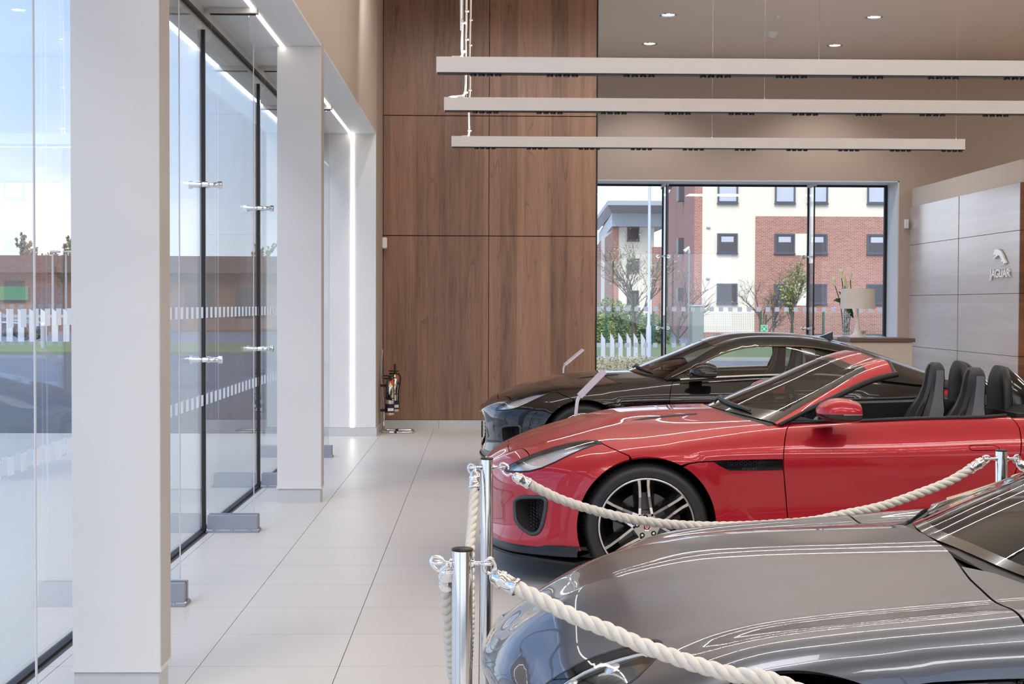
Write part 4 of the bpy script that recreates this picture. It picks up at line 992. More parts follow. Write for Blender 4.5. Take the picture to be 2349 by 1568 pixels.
# control net of the long-bonnet sports car: 17 stations from the nose centre round the side to the tail centre, 10 lines from the top down
NET = [
 [(.03,0,.625),(.012,0,.605),(.002,0,.582),(.008,0,.555),(.03,0,.505),(.035,0,.44),(.035,0,.36),(.03,0,.29),(.015,0,.225),(.03,0,.165)],
 [(.09,0,.663),(.065,.10,.645),(.042,.19,.615),(.032,.26,.578),(.045,.30,.515),(.05,.30,.44),(.05,.30,.36),(.045,.30,.29),(.03,.30,.225),(.045,.30,.165)],
 [(.20,0,.727),(.165,.17,.712),(.13,.32,.675),(.10,.45,.622),(.10,.52,.54),(.105,.53,.45),(.11,.535,.37),(.105,.54,.295),(.09,.55,.23),(.10,.54,.165)],
 [(.36,0,.788),(.33,.20,.778),(.28,.38,.745),(.22,.56,.685),(.18,.68,.59),(.185,.70,.48),(.19,.71,.38),(.185,.715,.30),(.175,.725,.235),(.18,.715,.165)],
 [(.54,0,.845),(.51,.215,.835),(.46,.40,.803),(.40,.61,.745),(.345,.765,.655),(.33,.815,.54),(.33,.825,.42),(.33,.83,.32),(.325,.835,.24),(.33,.825,.165)],
 [(.72,0,.893),(.70,.225,.884),(.66,.41,.855),(.61,.645,.80),(.565,.82,.715),(.545,.893,.60),(.54,.905,.46),(.54,.905,.34),(.54,.905,.25),(.54,.895,.165)],
 [(.94,0,.925),(.93,.235,.918),(.92,.42,.889),(.91,.66,.842),(.905,.82,.79),(.90,.915,.70),(.90,.932,.55),(.90,.928,.40),(.90,.925,.27),(.90,.915,.165)],
 [(1.22,0,.939),(1.22,.24,.934),(1.22,.43,.910),(1.22,.68,.872),(1.22,.81,.83),(1.22,.90,.745),(1.22,.908,.57),(1.22,.897,.41),(1.22,.902,.275),(1.22,.892,.165)],
 [(1.55,0,.95),(1.57,.25,.945),(1.60,.45,.93),(1.63,.70,.905),(1.63,.815,.86),(1.63,.897,.75),(1.63,.893,.57),(1.63,.882,.41),(1.63,.893,.28),(1.63,.883,.165)],
 [(2.2,0,.955),(2.2,.25,.955),(2.2,.5,.948),(2.2,.74,.928),(2.2,.825,.875),(2.2,.90,.755),(2.2,.89,.58),(2.2,.873,.42),(2.2,.893,.285),(2.2,.883,.165)],
 [(2.85,0,.97),(2.85,.25,.97),(2.85,.5,.966),(2.85,.75,.95),(2.85,.835,.90),(2.85,.91,.775),(2.85,.898,.59),(2.85,.88,.43),(2.85,.895,.295),(2.85,.883,.165)],
 [(3.2,0,.972),(3.2,.25,.971),(3.2,.5,.966),(3.2,.76,.945),(3.2,.865,.895),(3.2,.935,.78),(3.2,.93,.60),(3.2,.92,.44),(3.2,.922,.30),(3.2,.91,.17)],
 [(3.54,0,.965),(3.54,.25,.963),(3.54,.5,.95),(3.54,.77,.92),(3.54,.885,.87),(3.54,.955,.76),(3.54,.96,.58),(3.54,.95,.43),(3.54,.95,.30),(3.54,.94,.18)],
 [(3.95,0,.925),(3.95,.25,.922),(3.95,.5,.908),(3.95,.74,.875),(3.95,.86,.82),(3.95,.915,.70),(3.95,.92,.54),(3.95,.91,.42),(3.95,.90,.31),(3.95,.88,.20)],
 [(4.28,0,.885),(4.27,.25,.883),(4.26,.48,.87),(4.25,.68,.835),(4.24,.78,.76),(4.24,.82,.64),(4.25,.82,.52),(4.25,.81,.42),(4.24,.80,.32),(4.20,.78,.22)],
 [(4.40,0,.86),(4.40,.20,.855),(4.40,.38,.835),(4.405,.50,.79),(4.42,.55,.71),(4.44,.56,.62),(4.455,.56,.53),(4.45,.56,.43),(4.43,.55,.33),(4.38,.53,.23)],
 [(4.44,0,.845),(4.45,0,.83),(4.455,0,.81),(4.46,0,.77),(4.465,0,.70),(4.475,0,.62),(4.48,0,.53),(4.475,0,.43),(4.45,0,.33),(4.40,0,.23)]]
WF, WR, WZ = 0.917, 3.539, 0.343
ARCH = 0.383
def flare(p, xs=(WF, WR), ra=ARCH, amp=0.0085):
    p = p.copy()
    for xc in xs:
        r = np.hypot(p[:, 0] - xc, p[:, 2] - WZ); k = np.clip(1 - (r - ra - 0.030) / 0.075, 0, 1)
        sm = k * k * (3 - 2 * k); w = np.clip((np.abs(p[:, 1]) - 0.62) / 0.2, 0, 1)
        p[:, 1] += np.sign(p[:, 1]) * amp * sm * w
    return p
SIL_F = 0.70 / 0.917
def sil_map(p):
    p = flare(p, ra=ARCH, amp=.003); q = p.copy(); x, y, z = p[:, 0], np.abs(p[:, 1]), p[:, 2]
    S1 = lambda a: np.clip(a, 0, 1) ** 2 * (3 - 2 * np.clip(a, 0, 1))
    q[:, 0] = x - 0.217 * (0.45 * S1(x / 0.62) + 0.55 * np.clip(x / 0.60, 0, 1)) + 0.101 * S1((x - 1.0) / 0.45)
    k = np.clip((z - 0.2) / 0.5, 0, 1); side = S1((y - 0.60) / 0.33)
    q[:, 2] = z - 0.045 * k * (1 - side) + 0.015 * side * k
    fx = S1((x - 0.02) / 0.18) * (1 - 0.75 * S1((x - 0.45) / 0.5)); fy = S1((y - 0.12) / 0.40)
    q[:, 2] -= 0.060 * k * fx * fy * (x < 2.0) * (1 - S1((x - 0.6) / 0.3) * side)
    return q
# greenhouse of the coupe: 12 stations, lines: centre, two between, glass edge, rail, side glass middle, belt
GC = [(1.40,.94),(1.62,1.035),(1.88,1.14),(2.12,1.24),(2.25,1.278),(2.62,1.305),(2.92,1.295),(3.22,1.255),(3.50,1.18),(3.85,1.06),(4.15,.95),(4.27,.90)]
GE = [(1.64,.755,.90),(1.80,.705,.985),(2.00,.655,1.09),(2.20,.605,1.185),(2.33,.585,1.222),(2.65,.575,1.245),(2.92,.572,1.235),(3.20,.575,1.19),(3.48,.585,1.11),(3.80,.60,1.0),(4.10,.62,.915),(4.25,.64,.875)]
GB = [(1.72,.815,.895),(1.88,.815,.905),(2.06,.818,.915),(2.25,.82,.922),(2.37,.822,.928),(2.66,.828,.938),(2.92,.835,.945),(3.20,.85,.93),(3.48,.87,.905),(3.80,.86,.87),(4.10,.80,.835),(4.25,.74,.81)]
def green_net():
    net = []
    for (cx, cz), e, b in zip(GC, GE, GB):
        e, b = np.array(e), np.array(b); row = []
        for s in (0, .4, .75): row.append((cx + (e[0] - cx) * s ** 1.8, e[1] * s, cz + (e[2] - cz) * s ** 2.2))
        row.append(tuple(e)); d = b - e
        row.append(tuple(e + d * 0.16 + np.array([0, .018, -.004]))); row.append(tuple(e + d * 0.55 + np.array([0, .022, 0]))); row.append(tuple(b))
        net.append(row)
    return net
# ------------------------------------------------------------------ the three sports cars
def paint(name, col, metal, rough, coat=1.0):
    return mat(name, col, rough, metal, coat, 0.5 if metal else 0.15)
P_RED = paint('red_paint', srgb(180, 0, 31), 0.3, 0.42)
P_BLACK = paint('black_paint', srgb(14, 13, 13), 0.0, 0.25)
P_SILVER = paint('silver_paint', srgb(94, 98, 107), 0.72, 0.3)
M_gloss = mat('gloss_black_trim', srgb(12, 12, 13), 0.12, 0.0, 0.6)
M_under = mat('underbody_black', srgb(10, 10, 10), 0.8)
M_tyre = mat('tyre_rubber', srgb(40, 40, 43), 0.45, bump=0.02, bscale=150)
M_rimd = mat('dark_grey_alloy', srgb(70, 66, 64), 0.28, 0.85, 0.5)
M_rimf = mat('machined_alloy', (0.82, 0.79, 0.76, 1), 0.22, 1.0)
M_disc = mat('brake_disc_steel', (0.16, 0.16, 0.165, 1), 0.35, 1.0)
M_cal = mat('caliper_black', srgb(24, 24, 26), 0.3, 0.2)
M_lens = glass_mat('lamp_lens_clear', (0.94, 0.95, 0.96, 1), 0.06)
M_cglass = glass_mat('tinted_car_glass', (0.34, 0.34, 0.33, 1), 0.025, 0.9)
M_sglass = glass_mat('side_car_glass', (0.86, 0.89, 0.87, 1), 0.05)
M_leather = mat('black_leather', srgb(34, 34, 36), 0.45, bump=0.05, bscale=220)
M_suede = mat('black_suede', srgb(20, 20, 21), 0.95)
M_greyl = mat('grey_leather', srgb(92, 95, 104), 0.5, bump=0.05, bscale=220)
M_trimg = mat('satin_grey_trim', srgb(74, 76, 78), 0.35, 0.4)
M_badge = mat('badge_red', srgb(150, 14, 26), 0.25, 0.0, 0.8)
M_refl = mat('lamp_reflector', (0.86, 0.87, 0.90, 1), 0.2, 0.7)
M_bowl = mat('lamp_bowl_satin', srgb(214, 216, 226), 0.3, 0.35, 0.5)
M_drl = mat('white_light_guide', srgb(232, 234, 238), 0.25)
M_tail = mat('tail_lamp_red', srgb(190, 16, 24), 0.12, 0.0, 1.0)

BODY = Surf(NET, post=flare).prepare()
SBODY = Surf(NET, post=sil_map).prepare()
GREEN = Surf(green_net(), False, False, True).prepare(140, 70)
SGREEN = Surf(green_net(), False, False, True, post=lambda p: sil_map(p)).prepare(140, 70)
HL = [(1382,1017.4),(1378,1013.2),(1367,1010),(1344,1009.4),(1309.6,1014.5),(1271,1024),(1242.6,1033.6),(1214,1044),(1191,1054.7),(1171.8,1064.3),(1159,1074.8),(1158.5,1078.5),(1162,1080.7),(1187,1082.6),(1214,1081.5),(1242.6,1073.8),(1271,1061.4),(1305.7,1044),(1338,1029.8),(1367,1020)]
HLS = [(1520,1477),(1519,1471.5),(1514,1468),(1504,1466),(1488,1468),(1438,1481),(1370,1502),(1320,1524),(1282,1546),(1250,1568),(1222,1592),(1208,1612),(1206,1628),(1222,1634),(1262,1632),(1320,1618),(1380,1600),(1448,1566),(1480,1538),(1509,1506)]
def arch_pts(S, xc, a0, a1, n=26):
    pts = [(xc + 0.38 * math.cos(math.radians(a0 + (a1 - a0) * i / n)), WZ + 0.38 * math.sin(math.radians(a0 + (a1 - a0) * i / n))) for i in range(n + 1)]
    return xzuv(S, pts)
def lerp_uv(S, a, b, n): return [tuple(np.array(a) + (np.array(b) - np.array(a)) * i / n) for i in range(n + 1)]

def body_panels(S, hl_uv, red=True):
    """outlines in surface coordinates shared by the cars"""
    Rm = BODY
    sm = catmull
    hl = [np.array(p) for p in hl_uv]
    q = lambda pts: pxuv(Rm, pts, 'red')
    cut = q([(1443.5, 1045), (1452, 1053.7)]); archF = lambda a0, a1, n=26: arch_pts(Rm, WF, a0, a1, n)
    out = {}
    c0 = np.array(xyuv(Rm, [(0.175, 0.004)])[0]); c0[1] = 0
    cr = np.array(xyuv(Rm, [(1.375, 0.004)])[0]); cr[1] = 0
    k_top = 7                                  # index of the lamp corner met by the bonnet front edge
    out['_shut'], out['_doorf'], out['_rear'] = None, None, None
    front_edge = [c0] + xyuv(Rm, [(0.172, 0.12), (0.17, 0.25), (0.175, 0.37)])
    if red: front_edge += q([(1195, 1028)])
    rear_edge = xyuv(Rm, [(1.605, 0.775), (1.50, 0.60), (1.425, 0.40), (1.388, 0.2)]) + [cr]
    shut = q([(1564.9, 1070), (1580, 1063), (1600, 1059.8), (1637, 1057.7), (1700, 1056), (1760, 1054.6), (1796.7, 1054)])
    doorf = q([(1797, 1054), (1797.6, 1035), (1800, 1011), (1803, 994), (1806, 982), (1812.6, 969.5)])
    out['_shut'], out['_doorf'], out['_rear'] = shut, doorf, rear_edge
    a_cut = math.degrees(math.atan2(0.353, -0.09)) 
    aF = archF(103, 61.5, 14)
    def dedupe(p):
        o = [np.array(p[0])]
        for a in p[1:]:
            if np.linalg.norm((np.array(a) - o[-1]) * [Rm.Lu, Rm.Lv]) > 2e-3: o.append(np.array(a))
        if np.linalg.norm((o[0] - o[-1]) * [Rm.Lu, Rm.Lv]) < 2e-3: o.pop()
        return np.array(o)
    top_lamp = list(reversed(hl[0:k_top + 1]))              # from the corner back along the lamp top to its rear tip
    edge_c = [cr, np.array([(cr[0] + c0[0]) / 2, 0])]
    out['bonnet'] = dedupe(front_edge + top_lamp + [cut[0]] + aF + shut[1:] + doorf[1:] + rear_edge + edge_c[1:])
    # front bumper
    g = lambda pts: [S_.hit((-1.0, y, z), (1, 0, 0)) for y, z in pts]
    S_ = Rm
    gr = g([(0.004, .255), (.15, .255), (.26, .262), (.335, .295), (.362, .36), (.36, .44), (.325, .51), (.25, .545), (.12, .558), (0.004, .562)])
    gr[0] = np.array([0, gr[0][1]]); gr[-1] = np.array([0, gr[-1][1]])
    bot = xzuv(Rm, [(0.550, 0.207), (0.45, 0.210), (0.36, 0.216), (0.30, 0.218)]) + g([(0.74, .220), (.60, .221), (.45, .222), (.25, .222)])
    b_end = np.array([0, g([(0.004, .222)])[0][1]])
    lamp_low = list(hl[k_top:]) + [hl[0]]
    aB = archF(104.5, 200.5, 40)
    out['front_bumper'] = dedupe(front_edge + lamp_low + [cut[0]] + aB + bot + [b_end] + gr + [np.array([0, 0.0]), np.array([c0[0] / 2, 0])])
    out['grille'] = dedupe(gr)
    # fender between arch and door
    low = xzuv(Rm, [(WF + 0.345, 0.185), (1.45, 0.245), (1.66, 0.25)])
    dlow = q([(1808, 1199), (1803, 1140), (1800, 1107), (1797.3, 1075)])
    out['front_fender'] = dedupe(archF(59.5, -22, 30) + [low[1], low[2]] + dlow + [doorf[0]] + list(reversed(shut))[1:-1])
    out['vent'] = dedupe(q([(1636.4, 1058.6), (1796, 1055.6), (1796, 1078.6), (1740, 1079.4), (1676, 1079.6), (1664, 1075), (1650, 1067.5)]))
    belt = q([(1813.6, 970), (1854, 969.5), (1985, 966.3), (2096, 961.6), (2256, 958), (2309, 954.5)])
    doorr = q([(2316, 956), (2329, 966.5), (2338.5, 982), (2343, 1011), (2341.5, 1036.5), (2329, 1084), (2315, 1110), (2290, 1150), (2262, 1196), (2238, 1225)])
    dbot = xzuv(Rm, [(2.62, 0.262), (2.2, 0.258), (1.72, 0.252)])
    out['door'] = dedupe(belt + doorr + dbot + dlow + list(doorf[:-1]))
    out['handle'] = dedupe(q(catmull([(2223, 1026), (2226, 1021), (2238, 1019.4), (2270, 1020), (2284, 1022), (2293, 1027), (2290, 1031.5), (2275, 1033), (2235, 1033.5), (2226, 1031)], 3, True)))
    out['sill'] = dedupe(xzuv(Rm, [(WF + 0.36, 0.175), (1.46, 0.238), (1.70, 0.246), (2.2, 0.251), (2.62, 0.255), (2.9, 0.25), (WR - 0.37, 0.20), (WR - 0.40, 0.170), (2.2, 0.168)]))
    top_r = xyuv(Rm, [(2.88, 0.80), (3.1, 0.80), (3.4, 0.80), (3.7, 0.79), (4.0, 0.755)])
    rb = xzuv(Rm, [(4.08, 0.80), (4.10, 0.66), (4.09, 0.5), (4.02, 0.38)])
    aR = arch_pts(Rm, WR, -14, 194, 44)
    out['rear_quarter'] = dedupe(top_r + rb + aR + xzuv(Rm, [(WR - 0.39, 0.215), (2.9, 0.262), (2.70, 0.268)]) + list(reversed(doorr))[1:])
    tl = xyuv(Rm, [(4.0, 0.74), (3.7, 0.775), (3.5, 0.785)]); tc0 = xyuv(Rm, [(3.5, 0.5), (3.5, 0.25)]); te = np.array(xyuv(Rm, [(3.5, 0.004)])[0]); te[1] = 0; tz = np.array(xyuv(Rm, [(4.36, 0.004)])[0]); tz[1] = 0
    out['boot_lid'] = dedupe([te] + list(reversed(tc0)) + list(reversed(tl)) + xyuv(Rm, [(4.2, 0.68), (4.33, 0.5), (4.36, 0.25)]) + [tz])
    u1 = 1.0
    out['rear_bumper'] = dedupe([np.array([tz[0] + 0.004, 0])] + xyuv(Rm, [(4.37, 0.25), (4.34, 0.505), (4.21, 0.69), (4.01, 0.758)]) + rb + xzuv(Rm, [(3.98, 0.27), (4.1, 0.24)]) + [np.array([0.97, 0.985]), np.array([u1, 0.985]), np.array([u1, 0.5]), np.array([u1, 0.0])])
    return out
PAN = body_panels(BODY, pxuv(BODY, HL, 'red'))
for k_ in ('bonnet', 'front_bumper', 'front_fender', 'door', 'sill', 'rear_quarter', 'boot_lid', 'rear_bumper'): PAN[k_] = gapped(BODY, PAN[k_])
FOG = pxuv(BODY, catmull([(1181.4,1160),(1183,1148),(1194.8,1141),(1218,1139.5),(1242.6,1140.8),(1252,1149),(1252,1163),(1250,1176),(1242.6,1206.8),(1233,1221),(1219.7,1223.5),(1207,1217),(1194.8,1206.8),(1184,1191)], 3, True), 'red')
BVENT = pxuv(BODY, [(1448,963.5),(1480,957),(1530,952),(1590,947.3),(1600,947.8),(1597,950.8),(1560,954.5),(1500,960),(1470,963.4)], 'red')
HL_RED = np.array(pxuv(BODY, HL, 'red'))
HL_SIL = np.array(pxuv(SBODY, catmull(HLS, 2, True), 'silver'))
def half(sh, obj_near=True): return sh.mirrored() if obj_near else sh
def pair(parent, name, sh, m, far=True):
    a = sh.mirrored().build(name, m, parent); b = sh.build(name, m, parent) if far else None
    return a, b

# ---- wheel
def make_wheel(parent, loc, flip):
    w = bpy.data.objects.new('wheel', None); COL.objects.link(w); w.parent = parent; w.location = loc; w.empty_display_size = .1
    if flip: w.rotation_euler = (0, 0, PI)
    for nm, me in WHEEL:
        o = link(bpy.data.objects.new(nm, me), w)
        if nm == 'tread_blocks': o['kind'] = 'stuff'
    return w
def wheel_meshes():
    out = []                                             # axis along Y, outer face at y = 0, inner side at +y
    R = 0.343; T = MB()
    T.lathe([(.262, .018), (.275, .006), (.30, .0), (.322, .008), (.334, .022), (.341, .045), (R, .07), (R, .19), (.335, .235), (.315, .25), (.28, .25), (.262, .235)], 96, axis='Y')
    for g in (.075, .125, .175): T.lathe([(R + .0006, g), (R + .0012, g + .006)], 96, axis='Y')
    out.append(('tyre', T.mesh('tyre', M_tyre)))
    tb = MB()
    for k in range(84):
        a = 2 * PI * k / 84; c, s = math.cos(a), math.sin(a)
        for (y0, y1) in ((.026, .068), (.192, .232)):
            t = 0.0085; r0, r1 = R - 0.012, R + 0.0015
            r0b = r0 - 0.004
            vs = []
            for (r_, y) in ((r0b, y0), (r1, y1)):
                for dt in (-t, t): vs.append((r_ * c - dt * s, y, r_ * s + dt * c))
            vs2 = [(v[0] * 1.012, v[1], v[2] * 1.012) for v in vs]
            tb.add(vs + vs2, [(0, 1, 3, 2), (4, 6, 7, 5), (0, 4, 5, 1), (1, 5, 7, 3), (3, 7, 6, 2), (2, 6, 4, 0)])
    me = tb.mesh('tread_blocks', M_tyre); out.append(('tread_blocks', me))
    out.append(('rim_lip', MB().lathe([(.266, .012), (.266, .004), (.262, .001), (.256, .002), (.254, .008)], 96, axis='Y').mesh('rim_lip', M_rimf)))
    out.append(('rim_barrel', MB().lathe([(.266, .012), (.254, .008), (.240, .035), (.232, .055), (.225, .10), (.228, .2), (.25, .235), (.262, .235)], 96, axis='Y').mesh('rim_barrel', M_rimd)))
    inner_back = MB().lathe([(.001, .21), (.228, .21)], 48, axis='Y').mesh('barrel_shadow', M_under); out.append(('barrel_shade', inner_back))  # black disc stands in for the shade inside the barrel
    # six twin spokes
    for k in range(6):
        a = math.radians(94 + 60 * k); rx = Vector((math.cos(a), 0, math.sin(a))); tx_ = Vector((-math.sin(a), 0, math.cos(a)))
        dk, fc = MB(), MB()
        for s in (-1, 1):
            stations = [(.066, .034, .002), (.10, .030, .010), (.16, .025, .012), (.22, .0235, .007), (.257, .026, .003)]
            ringsd, ringsf = [], []
            for (r_, o_, y) in stations:
                wn = .0085 if r_ < .25 else .010
                wide_out = .012 + .026 * (r_ - .066) / .19; wide_in = .004
                def P(off, yy): return tuple(rx * r_ + tx_ * (s * off) + Vector((0, yy, 0)))
                ringsd.append([P(o_ - wn, y + .001), P(o_ + wn, y + .001), P(o_ + wn + wide_out, y + .05), P(o_ - wn - wide_in, y + .05)])
                ringsf.append([P(o_ - wn * .8, y - .0006), P(o_ + wn * .8, y - .0006), P(o_ + wn * .8, y + .003), P(o_ - wn * .8, y + .003)])
            dk.rings(ringsd, True, False); fc.rings(ringsf, True, False)
        out.append(('spoke', dk.mesh('spoke', M_rimd))); out.append(('spoke_face', fc.mesh('spoke_face', M_rimf)))
    hubp = []
    for k in range(6):
        for (da, r_) in ((-30, .060), (-24, .074), (24, .074), (30, .060)):
            a = math.radians(94 + 60 * k + da * .95); hubp.append((r_ * math.cos(a), r_ * math.sin(a)))
    out.append(('hub_face', MB().prism(hubp, -.001, .055, 'Y').mesh('hub_face', M_rimf)))
    for k in range(5):
        a = math.radians(171 + 72 * k); c = (.0535 * math.cos(a), 0, .0535 * math.sin(a))
        out.append(('nut_pocket', MB().lathe([(.0145, -.0022), (.0145, .004), (.012, -.0018)], 16, (c[0], 0, c[2]), 'Y').lathe([(.0001, -.0012), (.0145, -.0012)], 16, (c[0], 0, c[2]), 'Y').mesh('nut_pocket', M_blk)))
        out.append(('wheel_nut', MB().lathe([(.0001, -.010), (.006, -.009), (.0085, -.005), (.0085, .0)], 6, (c[0], 0, c[2]), 'Y').mesh('wheel_nut', M_chrome)))
    out.append(('centre_ring', MB().lathe([(.0245, -.001), (.0245, -.010), (.022, -.0125), (.019, -.011)], 32, axis='Y').mesh('centre_ring', M_chrome)))
    out.append(('centre_badge', MB().lathe([(.0001, -.0115), (.0195, -.0105)], 32, axis='Y').mesh('centre_badge', M_badge)))
    em = MB()
    for s in (-1, 1):
        em.prism([(s * .002, -.012), (s * .006, -.008), (s * .012, .004), (s * .012, .010), (s * .007, .007), (s * .003, .009), (s * .002, .002)], -.0140, -.0108, 'Y')
    em.prism([(-.006, -.006), (.006, -.006), (.003, -.013), (-.003, -.013)], -.0142, -.0108, 'Y')
    out.append(('badge_relief', em.mesh('badge_relief', M_chrome)))
    out.append(('brake_disc', MB().lathe([(.07, .075), (.178, .075), (.178, .105), (.07, .105)], 64, axis='Y').lathe([(.0001, .06), (.08, .06), (.085, .075)], 32, axis='Y').mesh('brake_disc', M_disc)))
    cal = MB()
    pts_o = [(.195 * math.cos(math.radians(t)), .195 * math.sin(math.radians(t))) for t in range(-4, 52, 7)]; pts_i = [(.125 * math.cos(math.radians(t)), .125 * math.sin(math.radians(t))) for t in range(45, -5, -7)]
    cal.prism(pts_o + pts_i, .05, .13, 'Y'); out.append(('brake_caliper', cal.mesh('brake_caliper', M_cal)))
    return out
WHEEL = wheel_meshes()

# ---- smaller shared shapes
def mirror_parts(parent, paintm, side):
    """door mirror, near side for side = -1; x is along the car, the shell points outwards"""
    y0 = 0.985 * side
    e = bpy.data.objects.new('door_mirror', None); COL.objects.link(e); e.parent = parent; e.location = (1.935, y0, 0.972)
    def ring(x, hw, top, bot, a0, a1, n=14, yo=0.0):
        pts = []
        for j in range(n + 1):
            a = math.radians(a0 + (a1 - a0) * j / n); c, s = math.cos(a), math.sin(a)
            h = top if s >= 0 else bot
            pts.append((x, yo + hw * math.copysign(abs(c) ** .8, c), h * math.copysign(abs(s) ** .85, s)))
        return pts
    st = [(-.112, .012, .010, .006), (-.105, .05, .03, .012), (-.08, .085, .055, .024), (-.04, .105, .076, .034), (.01, .112, .083, .04), (.06, .11, .078, .042), (.10, .104, .066, .040), (.115, .098, .056, .036)]
    MB().rings([ring(x, hw, t, b, 0, 180) for x, hw, t, b in st], False, True, False).build('mirror_cap', paintm, e)
    MB().rings([ring(x, hw * .99, t, b * 1.25, 180, 360) for x, hw, t, b in st], False, True, False).build('lower_shell', M_gloss, e)
    MB().rings([ring(x, hw * 1.02, .004, .013, 180, 360, 14) for x, hw, t, b in st[4:]], False, True, False).build('indicator_strip', M_chrome, e)
    MB().add(ring(.112, .096, .054, .034, 0, 360, 28)[:-1], [tuple(range(28))]).build('mirror_glass', M_chrome, e)
    MB().rings([[(-.02 + q, -side * (.06 + t * .13), -.034 - .012 * t + z) for q, z in ((-.065, -.006), (.05, -.008), (.05, .010), (-.05, .012))] for t in (0, .5, 1)], True, False).build('mirror_arm', M_gloss, e)
    return e
def seat_parts(parent, x, y):
    e = bpy.data.objects.new('seat', None); COL.objects.link(e); e.parent = parent; e.location = (x, y, 0)
    def ring(z, xc, w, d, n=24, ex=.8):
        return [(xc + d * math.copysign(abs(math.cos(a)) ** ex, math.cos(a)), w * math.copysign(abs(math.sin(a)) ** ex, math.sin(a)), z) for a in [2 * PI * j / n for j in range(n)]]
    prof = [(.48, -.10, .24, .07), (.60, -.06, .25, .075), (.72, -.02, .25, .085), (.82, .02, .24, .092), (.90, .05, .21, .085), (.97, .068, .165, .062), (1.04, .082, .135, .052), (1.10, .09, .125, .050), (1.15, .094, .112, .045), (1.18, .096, .09, .036), (1.195, .098, .055, .020)]
    MB().rings([ring(z, xc, w, d) for z, xc, w, d in prof], True).build('backrest', M_leather, e)
    for s in (-1, 1):
        st = [[(xc - d * .55, s * (w + .003) * .97, z), (xc - d * .1, s * (w + .004), z), (xc + d * .45, s * (w + .003) * .985, z)] for z, xc, w, d in prof[2:-2]]
        MB().rings(st, False, True, False).build('grey_side_panel', M_greyl, e)
    MB().rings([[(xc - d - .004 + .02 * abs(t), w * t, z) for t in (-.7, -.35, 0, .35, .7)] for z, xc, w, d in prof[2:-1]], False, True, False).build('suede_insert', M_suede, e)
    MB().rings([ring(z, -.33, w, d) for z, w, d in ((.30, .22, .24), (.38, .25, .27), (.46, .25, .28), (.50, .23, .26), (.51, .16, .2))], True).build('seat_cushion', M_leather, e)
    return e
def hex_mesh(name, m, parent, frame, nx, nz, s, th=.0016, clip=None):
    """honeycomb of thin bars on a patch; frame maps (a, b) metres to a point"""
    mb = MB()
    for i in range(nx):
        for j in range(nz):
            cx_, cz_ = (i * 1.5) * s, (j + .5 * (i % 2)) * s * 1.732
            for k in range(3):
                a0, a1 = PI / 3 * k, PI / 3 * (k + 1)
                p, q = (cx_ + s * math.cos(a0), cz_ + s * math.sin(a0)), (cx_ + s * math.cos(a1), cz_ + s * math.sin(a1))
                if clip and not (clip(*p) and clip(*q)): continue
                mb.tube([frame(*p), frame(*q)], th, 4, False)
    o = mb.build(name, m, parent); o['kind'] = 'stuff'
    return o

def under_shell(S, parent, gS, coupe):
    nu, nv = 110, 46; u, v = np.linspace(0, 1, nu), np.linspace(0, 1, nv); U, V = np.meshgrid(u, v, indexing='ij'); uv = np.stack([U.ravel(), V.ravel()], 1)
    P0 = Surf(NET, post=None).pos(uv) if S is BODY else S.pos(uv); P = S.pos(uv) - S.normal(uv) * S.sgn * 0.03
    x0 = Surf.pos(BODY, uv)
    P[:, 1] = np.maximum(P[:, 1], 0); fs = []
    keep = np.ones(len(P), bool)
    for xc in (WF, WR): keep &= ~((np.hypot(x0[:, 0] - xc, x0[:, 2] - WZ) < 0.40) & (x0[:, 1] > .5))
    keep &= ~((x0[:, 0] > 1.43) & (x0[:, 0] < 3.46) & (x0[:, 2] > .86) & (x0[:, 1] < .80))
    lens = in_poly(uv, HL_RED); keep &= ~(in_poly(uv, shrink(BODY, FOG, -.01)) if S is BODY else np.zeros(len(P), bool))
    for i in range(nu - 1):
        for j in range(nv - 1):
            q = (i * nv + j, (i + 1) * nv + j, (i + 1) * nv + j + 1, i * nv + j + 1)
            if all(keep[k] for k in q): fs.append(q)
    mb = MB().add(P, fs, True); mb.add([(a, -b, c) for a, b, c in P], [tuple(reversed(q)) for q in fs], True)
    mb.build('gap_light_block', M_under, parent)  # black shell added to stop light leaking through the panel gaps

